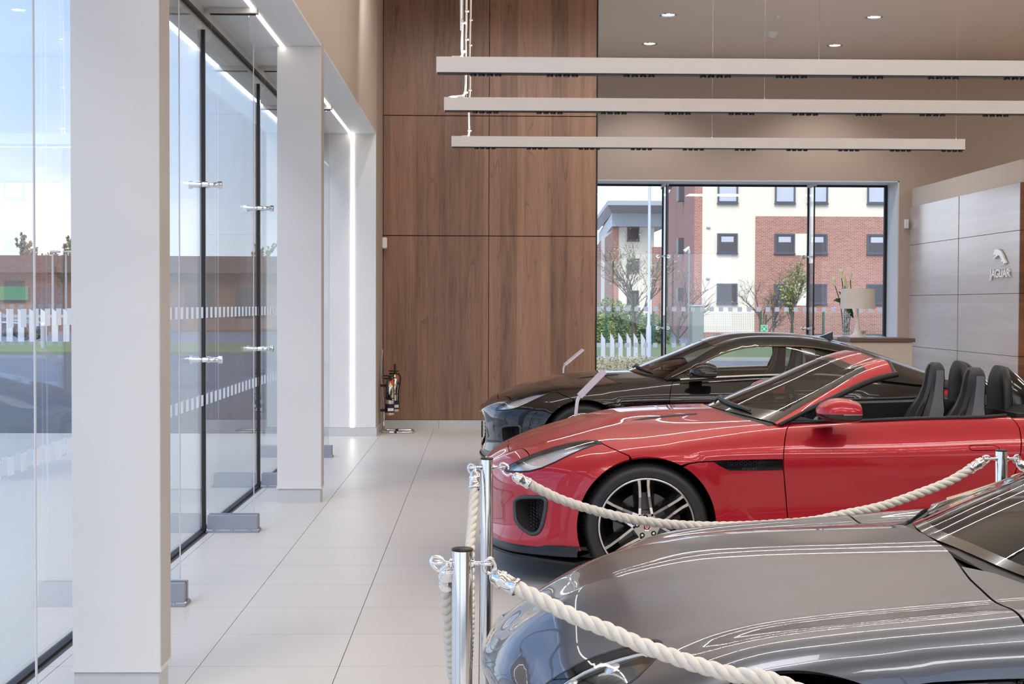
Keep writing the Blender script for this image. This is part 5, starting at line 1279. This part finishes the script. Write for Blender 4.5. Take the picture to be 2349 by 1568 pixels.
def build_car(label, frame, paintm, coupe, old_lamps=False):
    X0, Yc = FRAME[frame]
    car = thing('sports_car', label, 'car', (X0, Yc, 0.0))
    S, G = (SBODY, SGREEN) if frame == 'silver' else (BODY, GREEN)
    mp_ = (lambda pts: sil_map(np.array(pts, float))) if frame == 'silver' else (lambda pts: np.array(pts, float))
    under_shell(S, car, G, coupe)
    hl = HL_SIL if old_lamps else HL_RED
    rim = 0.018
    def P_(key, **kw): return panel(S, PAN[key], **kw)
    if not old_lamps:
        bon = panel(S, PAN['bonnet'], [BVENT], res=0.026, rim=rim).both().build('bonnet', paintm, car)
        pair(car, 'bonnet_vent', panel(S, shrink(S, BVENT, .0015), res=.012, rim=.012, off=.0005), mat('vent_black', srgb(10, 10, 10), .6))
        bmp = panel(S, PAN['front_bumper'], [FOG], res=0.022, rim=rim).both().build('front_bumper', paintm, car)
    else:
        # one bonnet skin reaching forward to the grille, with the lamps let into it as openings
        bon_poly = np.concatenate([BON_OLD])
        bon = panel(S, bon_poly, [hl], res=0.024, rim=rim).both().build('bonnet', paintm, car)
        pair(car, 'scuttle_panel', panel(S, SCUT_OLD, res=0.024, rim=rim), paintm)
        bmp = panel(S, BUMP_OLD, [FOG], res=0.024, rim=rim).both().build('front_bumper', paintm, car)
    gp_ = P_('grille', res=.03, rim=0, off=-.035).both().build('grille', M_gloss, car)
    gm = MB()
    for k in range(9):
        z = .275 + .034 * k; ww = .33 if 1 < k < 7 else .26
        ys = np.linspace(-ww, ww, 17)
        gm.tube([tuple(mp_([(0.055 + .35 * y * y, y, z)])[0]) for y in ys], .004, 5)
    gm.build('grille_bars', M_blk, gp_)
    if frame != 'silver':
        MB().box(.020, .034, -.26, .26, .335, .445, .002).build('number_plate', M_blk, car)
    # fog intakes
    fp = S.pos(np.array(FOG)); fn = S.normal(np.array(FOG)) * S.sgn; nm = fn.mean(0); nm /= np.linalg.norm(nm)
    for s in (-1, 1):
        fl_ = np.array([1, s * -1.0 * -1, 1.0]); q = fp * [1, s, 1]; qn = fn * [1, s, 1]
        ring = MB().tube([tuple(a) for a in (q + qn * .002)], .0115, 8, closed=True).build('intake_ring', M_trimg, car)
        c = q.mean(0); inn = [tuple(c + (a - c) * .86 + np.array([.11, -.10 * s, 0])) for a in q]
        MB().rings([[tuple(a) for a in q], inn], False, True).add(inn, [tuple(range(len(inn)))]).build('intake_duct', mat('duct_grey', srgb(62, 62, 64), .35, .1), ring)
        ax_ = np.array([.62, -.35 * s * -1 * -1, 0.0]); 
        lo, hi = q.min(0), q.max(0)
        poly2 = [(a[0], a[2]) for a in (c + (q - c) * .9)]
        def fr(a, b, c=c, q=q, s=s, lo=lo):
            xx = lo[0] + .055 + a; zz = lo[2] + b; k = int(np.argmin((q[:, 0] - xx) ** 2 + 0.2 * (q[:, 2] - zz) ** 2)); return (xx + .01, (abs(np.interp(xx, [lo[0], hi[0]], [abs(q[:, 1]).min(), abs(q[:, 1]).max()])) - .035) * s, zz)
        cl = lambda a, b, poly2=poly2, lo=lo: a > .012 and bool(in_poly(np.array([(lo[0] + .055 + a, lo[2] + b)]), poly2)[0])
        hex_mesh('intake_mesh', M_blk, ring, fr, 14, 14, .0105, .0022, cl)
    # headlights
    for s in (-1, 1):
        sh = panel(S, shrink(S, hl, .003), res=.02, rim=.01); 
        if s < 0: sh = sh.mirrored()
        h = sh.build('headlight', M_lens, car)
        seal = panel(S, hl, [shrink(S, hl, .007)], res=.02, rim=.02, off=.0005)
        (seal.mirrored() if s < 0 else seal).build('lamp_seal', M_blk, h)
        bowl = panel(S, hl, res=.02, rim=-.022, off=-.024); (bowl.mirrored() if s < 0 else bowl).build('lamp_bowl', M_bowl if not old_lamps else M_gloss, h)
        pl, qn = S.pos(hl), S.normal(hl) * S.sgn; c = pl.mean(0)
        if not old_lamps:
            # bright reflector towards the nose and light guide along the lower edge
            ref = shrink(S, [hl[i] for i in (6, 7, 8, 9, 10, 11, 12, 13, 14, 15, 16)], .010)
            rs = panel(S, ref, res=.015, rim=0, off=-.018); (rs.mirrored() if s < 0 else rs).build('reflector', M_refl, h)
            dk_ = shrink(S, [hl[19] * .3 + hl[0] * .7, hl[0], hl[1], hl[2], hl[3], hl[4], hl[4] * .72 + hl[17] * .28, hl[3] * .6 + hl[18] * .4, hl[2] * .6 + hl[19] * .4], .006)
            ds_ = panel(S, dk_, res=.02, rim=0, off=-.012); (ds_.mirrored() if s < 0 else ds_).build('dark_bezel', M_gloss, h)
            gpts = [hl[i] for i in (15, 16, 17, 18)] + [hl[19] * .6 + hl[0] * .4]
            gp0 = S.pos(np.array(gpts)); gn = S.normal(np.array(gpts)) * S.sgn; up = S.pos(np.array(HL_RED[4:5]))[0] - gp0[2]; up /= np.linalg.norm(up)
            a = [tuple((p - n * .004 + up * .005) * [1, s, 1]) for p, n in zip(gp0, gn)]; b_ = [tuple((p - n * .010 + up * .026) * [1, s, 1]) for p, n in zip(gp0, gn)]
            MB().rings([[a[i], b_[i], tuple(np.array(b_[i]) - [0, .006 * s, 0]), tuple(np.array(a[i]) - [0, .006 * s, 0])] for i in range(len(a))], True, False).build('light_guide', M_drl, h)
            for k, t in enumerate((.22, .40, .56)):
                p = (pl[10] * (1 - t) + pl[1] * t); nn = -qn[3]
                MB().sphere(tuple((p + nn * .035 + np.array([0, 0, .006])) * [1, s, 1]), .026, 12).build('projector', M_refl, h)
        else:
            for k, t in enumerate((.30, .62)):
                p = pl[int(len(pl) * .5)] * (1 - t) + pl[0] * t
                MB().sphere(tuple((p - qn[3] * .04) * [1, s, 1]), .036, 14).build('projector', M_refl, h)
            MB().tube([tuple((pl[i] - qn[i] * .02 + (c - pl[i]) * .25) * [1, s, 1]) for i in range(2, len(pl) // 2, 2)], .006, 6).build('light_guide', M_drl, h)
    # splitter
    spl = []
    spl = [tuple(p) for p in catmull([(.535, .935), (.42, .90), (.30, .83), (.18, .735), (.09, .56), (.035, .3), (.015, 0)], 5)]
    outer = spl + [(x, -y) for x, y in spl[-2::-1]]
    inner = [(x + .12, y * .8) for x, y in outer]
    mp2 = lambda pts, z: [tuple(mp_([(x, y, z)])[0]) for x, y in pts]
    MB().rings([mp2(inner, .182), mp2(outer, .178), mp2(outer, .197), mp2([(x + .012, y * .985) for x, y in outer], .232), mp2(inner, .225)], False, True, False).build('splitter', mat('splitter_black', srgb(16, 16, 17), .3), car)
    bz = lambda pts, dz: [tuple(mp_([(x, y, .163 + dz - .03 * max(0, (x - .1) / .45))])[0]) for x, y in pts]
    MB().rings([bz([(x - .012, y * 1.0) for x, y in outer], 0), bz([(x - .012, y) for x, y in outer], .014), bz(inner, .014), bz(inner, 0)], False, True, False).build('splitter_blade', M_blk, car)
    # wings, doors, sills, rear
    pair(car, 'front_fender', panel(S, PAN['front_fender'], [PAN['vent']], res=.024, rim=rim), paintm)
    vp = S.pos(PAN['vent'])
    for s in (-1, 1):
        vs_ = panel(S, PAN['vent'], res=.02, rim=-.012, off=-.012); ve = (vs_.mirrored() if s < 0 else vs_).build('side_vent', M_gloss, car)
        lo, hi = vp.min(0), vp.max(0); yv = np.interp
        def fr(a, b, s=s): return (lo[0] + .05 + a, s * (float(np.interp(lo[0] + .05 + a, [lo[0], hi[0]], [vp[0][1], vp[1][1]])) - .004), lo[2] + .026 + b)
        hex_mesh('vent_mesh', M_blk, ve, fr, 24, 5, .0085, .0017, lambda a, b: -.002 < b < hi[2] - lo[2] - .028 and a < .245 and a > .03 - b * .6)
        if frame != 'silver':
            tm = text_mesh('vent_letters', 'JAGUAR', .0165, mat('grey_letters', srgb(84, 83, 82), .4, .3), .0006, ve, spacing=1.5)
            tm.location = (lo[0] + .20, s * (float(np.interp(lo[0] + .2, [lo[0], hi[0]], [vp[0][1], vp[1][1]])) - .004), lo[2] + .012); tm.rotation_euler = (PI / 2, 0, 0 if s < 0 else PI)
    for s in (-1, 1):
        d = panel(S, PAN['door'], [PAN['handle']], res=.03, rim=rim); d = (d.mirrored() if s < 0 else d).build('door', paintm, car)
        hs = panel(S, shrink(S, PAN['handle'], .003), res=.012, rim=.02, off=.001); (hs.mirrored() if s < 0 else hs).build('door_handle', paintm, d)
        bl = PAN['door'][:6]; bp = S.pos(bl) * [1, s, 1]
        MB().tube([tuple(p + np.array([0, -.004 * s, .006])) for p in bp], .010, 8).build('belt_seal', M_blk, d)
        tp = [tuple(p + np.array([0, -.012 * s, .0])) for p in bp]; bt = [(p[0], p[1] - .06 * s, .55) for p in tp]; ti = [(p[0], p[1] - .085 * s, p[2] - .012) for p in tp]
        MB().rings([tp, ti, bt], False, True, False).build('door_card', M_leather, d)
    pair(car, 'sill', panel(S, PAN['sill'], res=.04, rim=rim), paintm)
    pair(car, 'rear_quarter', panel(S, PAN['rear_quarter'], res=.035, rim=rim), paintm)
    P_('boot_lid', res=.05, rim=rim).both().build('boot_lid', paintm, car)
    P_('rear_bumper', res=.045, rim=0).both().build('rear_bumper', paintm, car)
    tlu = xzuv(S if frame != 'silver' else BODY, [(4.0, .80), (4.12, .805), (4.24, .80), (4.27, .77), (4.2, .745), (4.08, .755)])
    pair(car, 'tail_lamp', panel(S, np.array(tlu), res=.03, rim=-.004, off=.004), M_tail)
    # wheel wells and wheels
    for xc in (WF, WR):
        xx = float(mp_([(xc, 0, WZ)])[0][0])
        for s in (-1, 1):
            r_ = [[(xx + .392 * math.cos(t), s * y, WZ + .392 * math.sin(t)) for t in np.linspace(-.45, PI + .45, 30)] for y in (.90, .55)]
            MB().rings(r_, False, True, False).add(r_[1] + [(xx, s * .55, .16)], [tuple(range(31))]).build('wheel_well', M_under, car)
            make_wheel(car, (xx, s * (.905 if xc == WF else .93), WZ), s > 0)
    # glazing and cabin
    ts, tt = G.tu0, G.tv0; t3, t4, t6 = tt[3], tt[4], 1.0
    s0 = 0.0
    def sx(k): return float(np.interp(k, range(12), ts))
    glass = [(s0, 0), (s0, t3), (sx(3), t3), (sx(3), 0)]
    ws = panel(G, glass, res=.06, rim=0).both().build('windscreen', M_cglass, car)
    db, dt_ = (.075 if frame != 'silver' else .03) / G.Lu, .05 / G.Lv
    frit = [(s0, 0), (s0, t3), (sx(3), t3), (sx(3), 0), (sx(3) - .045 / G.Lu, 0), (sx(3) - .06 / G.Lu, t3 - dt_ * 2.2), (sx(2.8), t3 - dt_ * 1.2), (s0 + db * 1.5, t3 - dt_ * 1.0), (s0 + db, t3 * .6), (s0 + db, 0)]
    panel(G, frit, res=.04, rim=0, off=.0012).both().build('black_border', M_gloss, ws)
    # cowl
    ck = G.pos([(s0, t) for t in np.linspace(0, t3, 9)])
    ce = [S.pos([p])[0] for p in xyuv(BODY, [(1.375, .004), (1.388, .2), (1.425, .4), (1.50, .6), (1.605, .775)] if frame != 'silver' else [(1.394, .004), (1.40, .2), (1.438, .4), (1.525, .6), (1.635, .772)])]
    half_c = [tuple(p + np.array([0, 0, -.012])) for p in ce]; kk = [tuple(G.pos([(s0 + .004, t)])[0] - [0, 0, .006]) for t in np.linspace(0, t3, 5)]
    cw = MB().rings([half_c, kk], False, False, False); cw.rings([[(a, -b, c) for a, b, c in half_c], [(a, -b, c) for a, b, c in kk]], False, False, False)
    cw.build('cowl_panel', M_blk, car)
    for (ya, yb) in (((-.52, .12), (.10, .68)) if frame != 'silver' else ()):
        uvs = [(s0 + (.030 + .006 * i) / G.Lu, abs(y) / .755 * t3) for i, y in enumerate(np.linspace(ya, yb, 7))]
        pts = [tuple(p * [1, np.sign(y) if y else 1, 1] + np.array([0, 0, .014])) for p, y in zip(G.pos(uvs), np.linspace(ya, yb, 7))]
        MB().tube(pts, [.006, .010, .012, .013, .013, .014, .018], 6).build('wiper', M_blk, car)
    if not coupe:
        hd = [(s0, t3), (sx(1), t3), (sx(2), t3), (sx(3), t3), (sx(3), t3 * .5), (sx(3), 0), (sx(4), 0), (sx(4), t3), (sx(4), t4), (sx(3), t4), (sx(2), t4), (sx(1), t4), (s0, t4)]
        panel(G, hd, res=.03, rim=.03).both().build('windscreen_frame', paintm, car)
        for s in (-1, 1):
            pth = [tuple(p * [1, s, 1] + np.array([.012, -.004 * s, -.006])) for p in G.pos([(sx(k), t4) for k in np.linspace(0, 4.05, 16)])]
            MB().tube(pth, [.012] * 4 + [.017] * 12, 8).build('frame_seal', M_blk, car)
        hp = [tuple(p + np.array([.014, 0, -.012])) for p in G.pos([(sx(4), t) for t in np.linspace(t4, 0, 8)])]
        MB().tube(hp + [(a, -b, c) for a, b, c in hp[-2::-1]], .016, 8).build('header_seal', M_blk, car)
        # folded roof and hoops
        st = []
        for (x, w, z) in ((3.02, .70, .965), (3.08, .74, 1.0), (3.25, .76, 1.005), (3.42, .76, .99), (3.52, .75, .965)):
            st.append([(x, y * w, z - .035 * abs(y) ** 3) for y in np.linspace(-1, 1, 17)])
        MB().rings(st, False, True, False).build('folded_roof', mat('black_fabric', srgb(28, 27, 27), .9), car)
        for y in (-.36, .36):
            hs = []
            for (x, w, h) in ((3.025, .10, .10), (3.035, .135, .225), (3.05, .145, .25), (3.08, .147, .245), (3.14, .143, .20), (3.21, .135, .13), (3.29, .125, .06), (3.37, .11, .01)):
                hs.append([(x + .03 * (1 - max(0, math.sin(a))) * (x < 3.07), y + w * math.copysign(abs(math.cos(a)) ** .75, math.cos(a)), .955 + h * max(0.0, math.sin(a)) ** .7) for a in np.linspace(0, PI, 17)])
            MB().rings(hs, True, True, False).build('roll_hoop', M_gloss, car)
            MB().rings([[(xx, y + w * math.copysign(abs(math.cos(a)) ** .75, math.cos(a)), .952 + h * max(0.0, math.sin(a)) ** .7) for a in np.linspace(0, PI, 17)] for xx, w, h in ((3.022, .105, .13), (3.018, .138, .232), (3.03, .152, .257), (3.065, .153, .252), (3.07, .146, .247))], True, True, False).build('hoop_pad', M_leather, car)
    else:
        roof = [(s0, t3), (sx(1), t3), (sx(2), t3), (sx(3), t3), (sx(3), t3 * .5), (sx(3), 0), (sx(6.4), 0), (sx(6.4), t3 * .7), (sx(7), t3 * .80), (sx(9.6), t3 * .74), (sx(10.1), t3 * .4), (sx(10.2), 0), (1.0, 0), (1.0, t3), (1.0, 1.0), (sx(9), 1.0), (sx(8.2), 1.0), (sx(8.0), tt[5]), (sx(8.15), t4)] + [(sx(k), t4) for k in (7, 6, 5, 4, 3, 2, 1)] + [(s0, t4)]
        panel(G, roof, res=.04, rim=.012).both().build('roof', paintm, car)
        panel(G, [(sx(6.42), 0), (sx(6.42), t3 * .69), (sx(7), t3 * .79), (sx(9.58), t3 * .73), (sx(10.08), t3 * .39), (sx(10.18), 0)], res=.06, rim=0, off=-.004).both().build('rear_window', M_cglass, car)
        fn_ = G.pos([(sx(7.0), 0)])[0]
        MB().prism([(fn_[0] - .10, fn_[2] - .012), (fn_[0] + .02, fn_[2] + .028), (fn_[0] + .085, fn_[2] + .055), (fn_[0] + .09, fn_[2] - .03)], -.022, .022, 'Y').build('antenna_fin', M_gloss, car)
        for s in (-1, 1):
            dg = [(sx(k), t4 + .004) for k in (.3, 1, 2, 3, 4, 5, 5.8)] + [(sx(5.9), tt[5]), (sx(5.75), 1.0)] + [(sx(k), 1.0) for k in (5, 4, 3, 2, 1, .5)]
            sh = panel(G, dg, res=.06, rim=0, off=-.004); (sh.mirrored() if s < 0 else sh).build('door_window', M_sglass, car)
            bp_ = [(sx(5.8), t4 + .004), (sx(6.25), t4 + .004), (sx(6.2), 1.0), (sx(5.75), 1.0), (sx(5.9), tt[5])]
            sh = panel(G, bp_, res=.05, rim=0, off=-.003); (sh.mirrored() if s < 0 else sh).build('door_pillar', M_gloss, car)
            qg = [(sx(6.27), t4 + .004), (sx(7), t4 + .004), (sx(8.13), t4 + .004), (sx(7.98), tt[5]), (sx(8.1), 1.0), (sx(7), 1.0), (sx(6.22), 1.0)]
            sh = panel(G, qg, res=.05, rim=0, off=-.004); (sh.mirrored() if s < 0 else sh).build('quarter_window', M_cglass, car)
            ch = [tuple(p * [1, s, 1] + np.array([0, .003 * s, 0])) for p in G.pos([(sx(k), t4) for k in np.linspace(.3, 8.1, 30)])]
            MB().tube(ch, .007, 6).build('window_trim', mat('bronze_trim', srgb(150, 132, 112), .25, .9), car)
            bl2_ = [tuple(p * [1, s, 1] + np.array([0, .006 * s, .002])) for p in G.pos([(sx(k), .995) for k in np.linspace(.3, 8.0, 20)])]
            MB().tube(bl2_, .008, 6).build('belt_trim', M_chrome if frame == 'black' else M_blk, car)
    xo = lambda x: float(mp_([(x, 0, .9)])[0][0]); zo = -.03 if frame == 'silver' else 0
    MB().box(xo(1.42), xo(3.1), -.76, .76, .24, .30).box(xo(3.0), xo(3.08), -.76, .76, .24, .955 + zo).build('cabin_tub', M_leather, car)
    dsh = [[(xo(x + .26 * (abs(y) / .70) ** 2), y, z + zo - .05 * (abs(y) / .7) ** 2) for x, z in ((1.46, .87), (1.60, .925), (1.78, .925), (1.86, .86), (1.82, .70), (1.6, .6))] for y in np.linspace(-.68, .68, 11)]
    MB().rings(dsh, True, True, False).build('dashboard', M_leather, car)
    MB().tube([(xo(2.02) + .06 * math.sin(a) * -1, .37 * -1 * -1 + .18 * math.cos(a), .86 + zo + .175 * math.sin(a)) for a in np.linspace(0, 2 * PI, 28, endpoint=False)], .015, 8, closed=True).build('steering_wheel', M_leather, car)
    MB().box(xo(1.95), xo(2.9), -.11, .11, .28, .62, .03).build('centre_console', M_leather, car)
    for y in (-.37, .37): seat_parts(car, xo(2.80), y).location.z = zo
    for s in (-1, 1):
        mm = mirror_parts(car, paintm, s)
        if frame == 'silver': mm.location.x = xo(2.16); mm.location.z -= .04
    return car
# outlines of the older car: bonnet and wings in one skin from the bumper line back
def old_outlines():
    b = PAN['bonnet']; R_m = BODY
    q = lambda pts: pxuv(R_m, pts, 'red')
    g = lambda pts: [R_m.hit((-1.0, y, z), (1, 0, 0)) for y, z in pts]
    c0 = np.array([0.0, g([(0.004, .572)])[0][1]])
    line = [c0] + g([(.12, .570), (.24, .566), (.36, .563), (.47, .56)]) + xzuv(R_m, [(.16, .558), (.24, .555), (.33, .552), (.43, .55), (.53, .55)])
    # arch from its front shoulder up and over to the wing shut line
    aF = arch_pts(R_m, WF, 147, 61.5, 34)
    XH = 1.372
    shut = [np.array(q_) for q_ in PAN['_shut']]; sx_ = BODY.pos(np.array(shut))[:, 0]
    k = int(np.argmax(sx_ > XH)); w = (XH - sx_[k - 1]) / (sx_[k] - sx_[k - 1]); sp = shut[k - 1] * (1 - w) + shut[k] * w
    across = xzuv(R_m, [(XH, .76)]) + xyuv(R_m, [(XH, .86), (XH, .80), (XH, .70), (XH, .58), (XH, .46), (XH + .006, .36), (XH + .016, .20)])
    ce_ = np.array(xyuv(R_m, [(1.392, .004)])[0]); ce_[1] = 0
    bon = line + aF + shut[1:k] + [sp] + across + [ce_, np.array([ce_[0] / 2, 0.0]), np.array([0.0, 0.0])]
    scut = [sp] + shut[k:] + list(PAN['_doorf'])[1:] + xyuv(R_m, [(1.632, .772), (1.522, .60), (1.442, .42)]) + list(reversed(across[:-1]))
    return gapped(R_m, np.array(bon)), gapped(R_m, np.array(line + arch_pts(R_m, WF, 147, 200.5, 24) + [p for p in PAN['front_bumper'][OLD_I:-2]])), gapped(R_m, np.array(scut))
bp_all = PAN['front_bumper']; a_last = arch_pts(BODY, WF, 200.5, 200.4, 1)[0]
OLD_I = int(np.argmin(np.linalg.norm((bp_all - a_last) * [BODY.Lu, BODY.Lv], axis=1))) + 1
BON_OLD, BUMP_OLD, SCUT_OLD = old_outlines()
build_car('bright red open-topped sports car with black seats behind the sagging rope', 'red', P_RED, False)
build_car('gloss black hard-topped sports car in front of the far window', 'black', P_BLACK, True)
build_car('silver hard-topped sports car nearest the camera, bonnet filling the corner', 'silver', P_SILVER, True, True)

pk = thing('parked_car', 'silver parked car behind the white barrier across the road', 'car', (gp(112, 62), 62, -0.05), PI)
_src = [o for o in bpy.data.objects if o.name.startswith('sports_car') and o.get('label', '').startswith('silver')][0]
_KEEP = ('bonnet', 'front_bumper', 'scuttle_panel', 'front_fender', 'door', 'sill', 'rear_quarter', 'boot_lid', 'rear_bumper', 'roof', 'windscreen', 'rear_window', 'door_window', 'quarter_window', 'door_pillar', 'wheel', 'gap_light_block', 'wheel_well')
for ch in list(_src.children):
    nm = ch.name.split('.')[0]
    if nm in _KEEP:
        c = ch.copy(); COL.objects.link(c); c.parent = pk
        if nm == 'wheel':
            for g_ in ch.children:
                if g_.name.split('.')[0] in ('tyre', 'rim_lip', 'spoke', 'barrel_shade', 'hub_face'):
                    d = g_.copy(); COL.objects.link(d); d.parent = c
# ------------------------------------------------------------------ rope barrier
M_rope = mat('natural_rope', srgb(228, 221, 208), 0.9, noise=0.18, nscale=60, bump=0.12, bscale=500)
PZ = 1.0
def rope_post(label, x, y, r, eyes):
    t = thing('rope_post', label, 'barrier post', (x, y, 0))
    MB().lathe([(r, 0.012), (r, PZ - 0.006), (r * .96, PZ - 0.002)], 40).build('tube', mat('polished_stainless', (0.74, 0.73, 0.71, 1), 0.10, 1.0), t)
    MB().lathe([(r * 1.0, PZ - 0.006), (r * 1.05, PZ - 0.005), (r * 1.05, PZ - 0.002), (r * .95, PZ), (0.001, PZ + 0.001)], 40).build('cap', M_blk, t)
    MB().lathe([(0.001, 0.012), (0.10, 0.012), (0.155, 0.006), (0.16, 0.0)], 40).build('foot_plate', M_steel, t)
    for d in eyes:
        d = Vector(d).normalized(); s = Vector((-d.y, d.x, 0)); c = d * (r + .030) + Vector((0, 0, .966))
        e = MB().cyl(d * (r - .002) + Vector((0, 0, .966)), d * (r + .018) + Vector((0, 0, .966)), .0055, 10)
        e.cyl(d * (r - .002) + Vector((0, 0, .966)), d * (r + .004) + Vector((0, 0, .966)), .011, 14)
        e.tube([c + (d * math.cos(a) + s * math.sin(a)) * .0135 for a in [2 * PI * k / 18 for k in range(18)]], .004, 7, closed=True)
        e.build('eye', M_chrome, t)
    return t
posts = [('front steel rope post at the bottom of the frame, nearest the silver car', -0.046, 3.273, .0237, [(1, -.12, 0), (-1, .1, 0)]),
         ('middle steel rope post in front of the red car nose', 0.0145, 5.205, .0225, [(1, .15, 0), (-1, -.2, 0)]),
         ('right steel rope post in front of the red car door', 2.002, 5.528, .0228, [(-1, -.1, 0), (1, 0.05, 0)])]
for a in posts: rope_post(*a)
def rope(label, pts, e0, e1, rad=.0165):
    """three laid strands hung between two chrome ends; e0, e1: hook points on the posts"""
    P = [Vector(p) for p in catmull(pts, 40)]
    L_ = [0.0]
    for a, b in zip(P[:-1], P[1:]): L_.append(L_[-1] + (b - a).length)
    n = int(L_[-1] / .0075); ln = np.linspace(0, L_[-1], n); A = np.array(P)
    C = [Vector((np.interp(s, L_, A[:, 0]), np.interp(s, L_, A[:, 1]), np.interp(s, L_, A[:, 2]))) for s in ln]
    o0 = C[0].copy(); t = thing('barrier_rope', label, 'rope', tuple(o0))
    C = [c - o0 for c in C]; up = None; fr = []
    for i in range(n):
        d = (C[min(i + 1, n - 1)] - C[max(i - 1, 0)]).normalized()
        if up is None: up = Vector((0, 0, 1)) if abs(d.z) < .9 else Vector((0, 1, 0))
        s = d.cross(up).normalized(); up = s.cross(d).normalized(); fr.append((s.copy(), up.copy()))
    for k in range(3):
        pts_ = []
        for i in range(n):
            a = -2 * PI * (ln[i] / .095) + 2 * PI * k / 3; s, u = fr[i]
            pts_.append(C[i] + (s * math.cos(a) + u * math.sin(a)) * rad * .52)
        MB().tube(pts_, rad * .60, 8).build('strand', M_rope, t)
    for (c, d, hook, far) in ((C[0], (C[0] - C[3]).normalized(), Vector(e0) - o0, 0), (C[-1], (C[-1] - C[-4]).normalized(), Vector(e1) - o0, 1)):
        m_ = Matrix.Translation(c - d * .03) @ d.to_track_quat('Z', 'Y').to_matrix().to_4x4()
        MB().lathe([(rad * 1.12, 0), (rad * 1.28, .002), (rad * 1.28, .008), (rad * 1.14, .010), (rad * 1.14, .036), (rad * 1.28, .038), (rad * 1.28, .046), (rad * 1.1, .050), (rad * 1.1, .060), (rad * .8, .066), (rad * .5, .070), (.001, .070)], 24).xform(m_).build('end_ferrule', M_chrome, t)
        a0 = c + d * .038; dirh = (hook - a0); q = dirh.normalized(); side = q.cross(Vector((0, 1, 0)))
        if side.length < .1: side = q.cross(Vector((1, 0, 0)))
        side.normalize(); b_ = max(.012, dirh.length * .28)
        hk = [a0, a0 + d * .012, a0 + dirh * .35 + side * b_, a0 + dirh * .75 + side * b_ * 1.1, hook + q * .010 + side * .006, hook + q * .010 - side * .010, hook - q * .012 - side * .014, hook - q * .022 - side * .006]
        MB().tube(catmull(hk, 6), .0042, 8).build('hook', M_chrome, t)
def W3(px, py, y): x, z = xz(px, py, y); return (x, y, z)
hp = lambda p, d, r: (p[0] + d[0] * (r + .036), p[1] + d[1] * (r + .036), .966)
FA, FM, FR = (-.046, 3.273), (.0145, 5.205), (2.002, 5.528)
yA = lambda px: 5.21 + (px - 1200) / 1060 * .31
rope('white twisted rope sagging in front of the red car between two posts', [W3(px, py, yA(px)) for px, py in ((1200, 1102), (1290, 1147), (1400, 1181), (1500, 1200), (1600, 1208.5), (1700, 1209), (1790, 1204.5), (1873, 1197.5), (1937, 1184), (2032, 1164), (2128, 1131), (2192, 1105), (2250, 1070))], hp(FM, (1, .15), .0225), hp(FR, (-1, -.1), .0228))
yB = lambda px: 3.26 - (px - 1170) / 700 * .30
rope('white twisted rope running from the front post across the silver car bonnet', [W3(px, py, yB(px)) for px, py in ((1163, 1337), (1254, 1384), (1326, 1420), (1398, 1449), (1471, 1482), (1543, 1509), (1616, 1534), (1700, 1556), (1800, 1575))] + [(.95, 2.85, .655), (1.3, 2.68, .66), (1.62, 2.52, .76), (1.78, 2.45, .88)], hp(FA, (1, -.12), .0237), (1.83, 2.42, .966))
rope('white twisted rope hanging between the front and middle posts, running away from the camera', [W3(1090, 1105, 5.15), W3(1086, 1180, 5.08), W3(1080, 1260, 4.98), (-.042, 4.75, .53), (-.05, 4.3, .44), (-.065, 3.8, .52), (-.075, 3.5, .72), W3(1028, 1328, 3.30)], hp(FM, (-1, -.2), .0225), hp(FA, (-1, .1), .0237))
rope('white twisted rope leaving the right post towards the right edge', [(2.10, 5.54, .93), (2.3, 5.56, .80), (2.8, 5.6, .64), (3.3, 5.62, .66), (3.7, 5.64, .86)], hp(FR, (1, .05), .0228), (3.78, 5.65, .966))
for (x, y, lb) in ((1.87, 2.40, 'steel rope post below the frame at the near side of the silver car'), (3.84, 5.65, 'steel rope post beyond the right edge')):
    rope_post(lb, x, y, .0237, [(-1, 0.1, 0)])
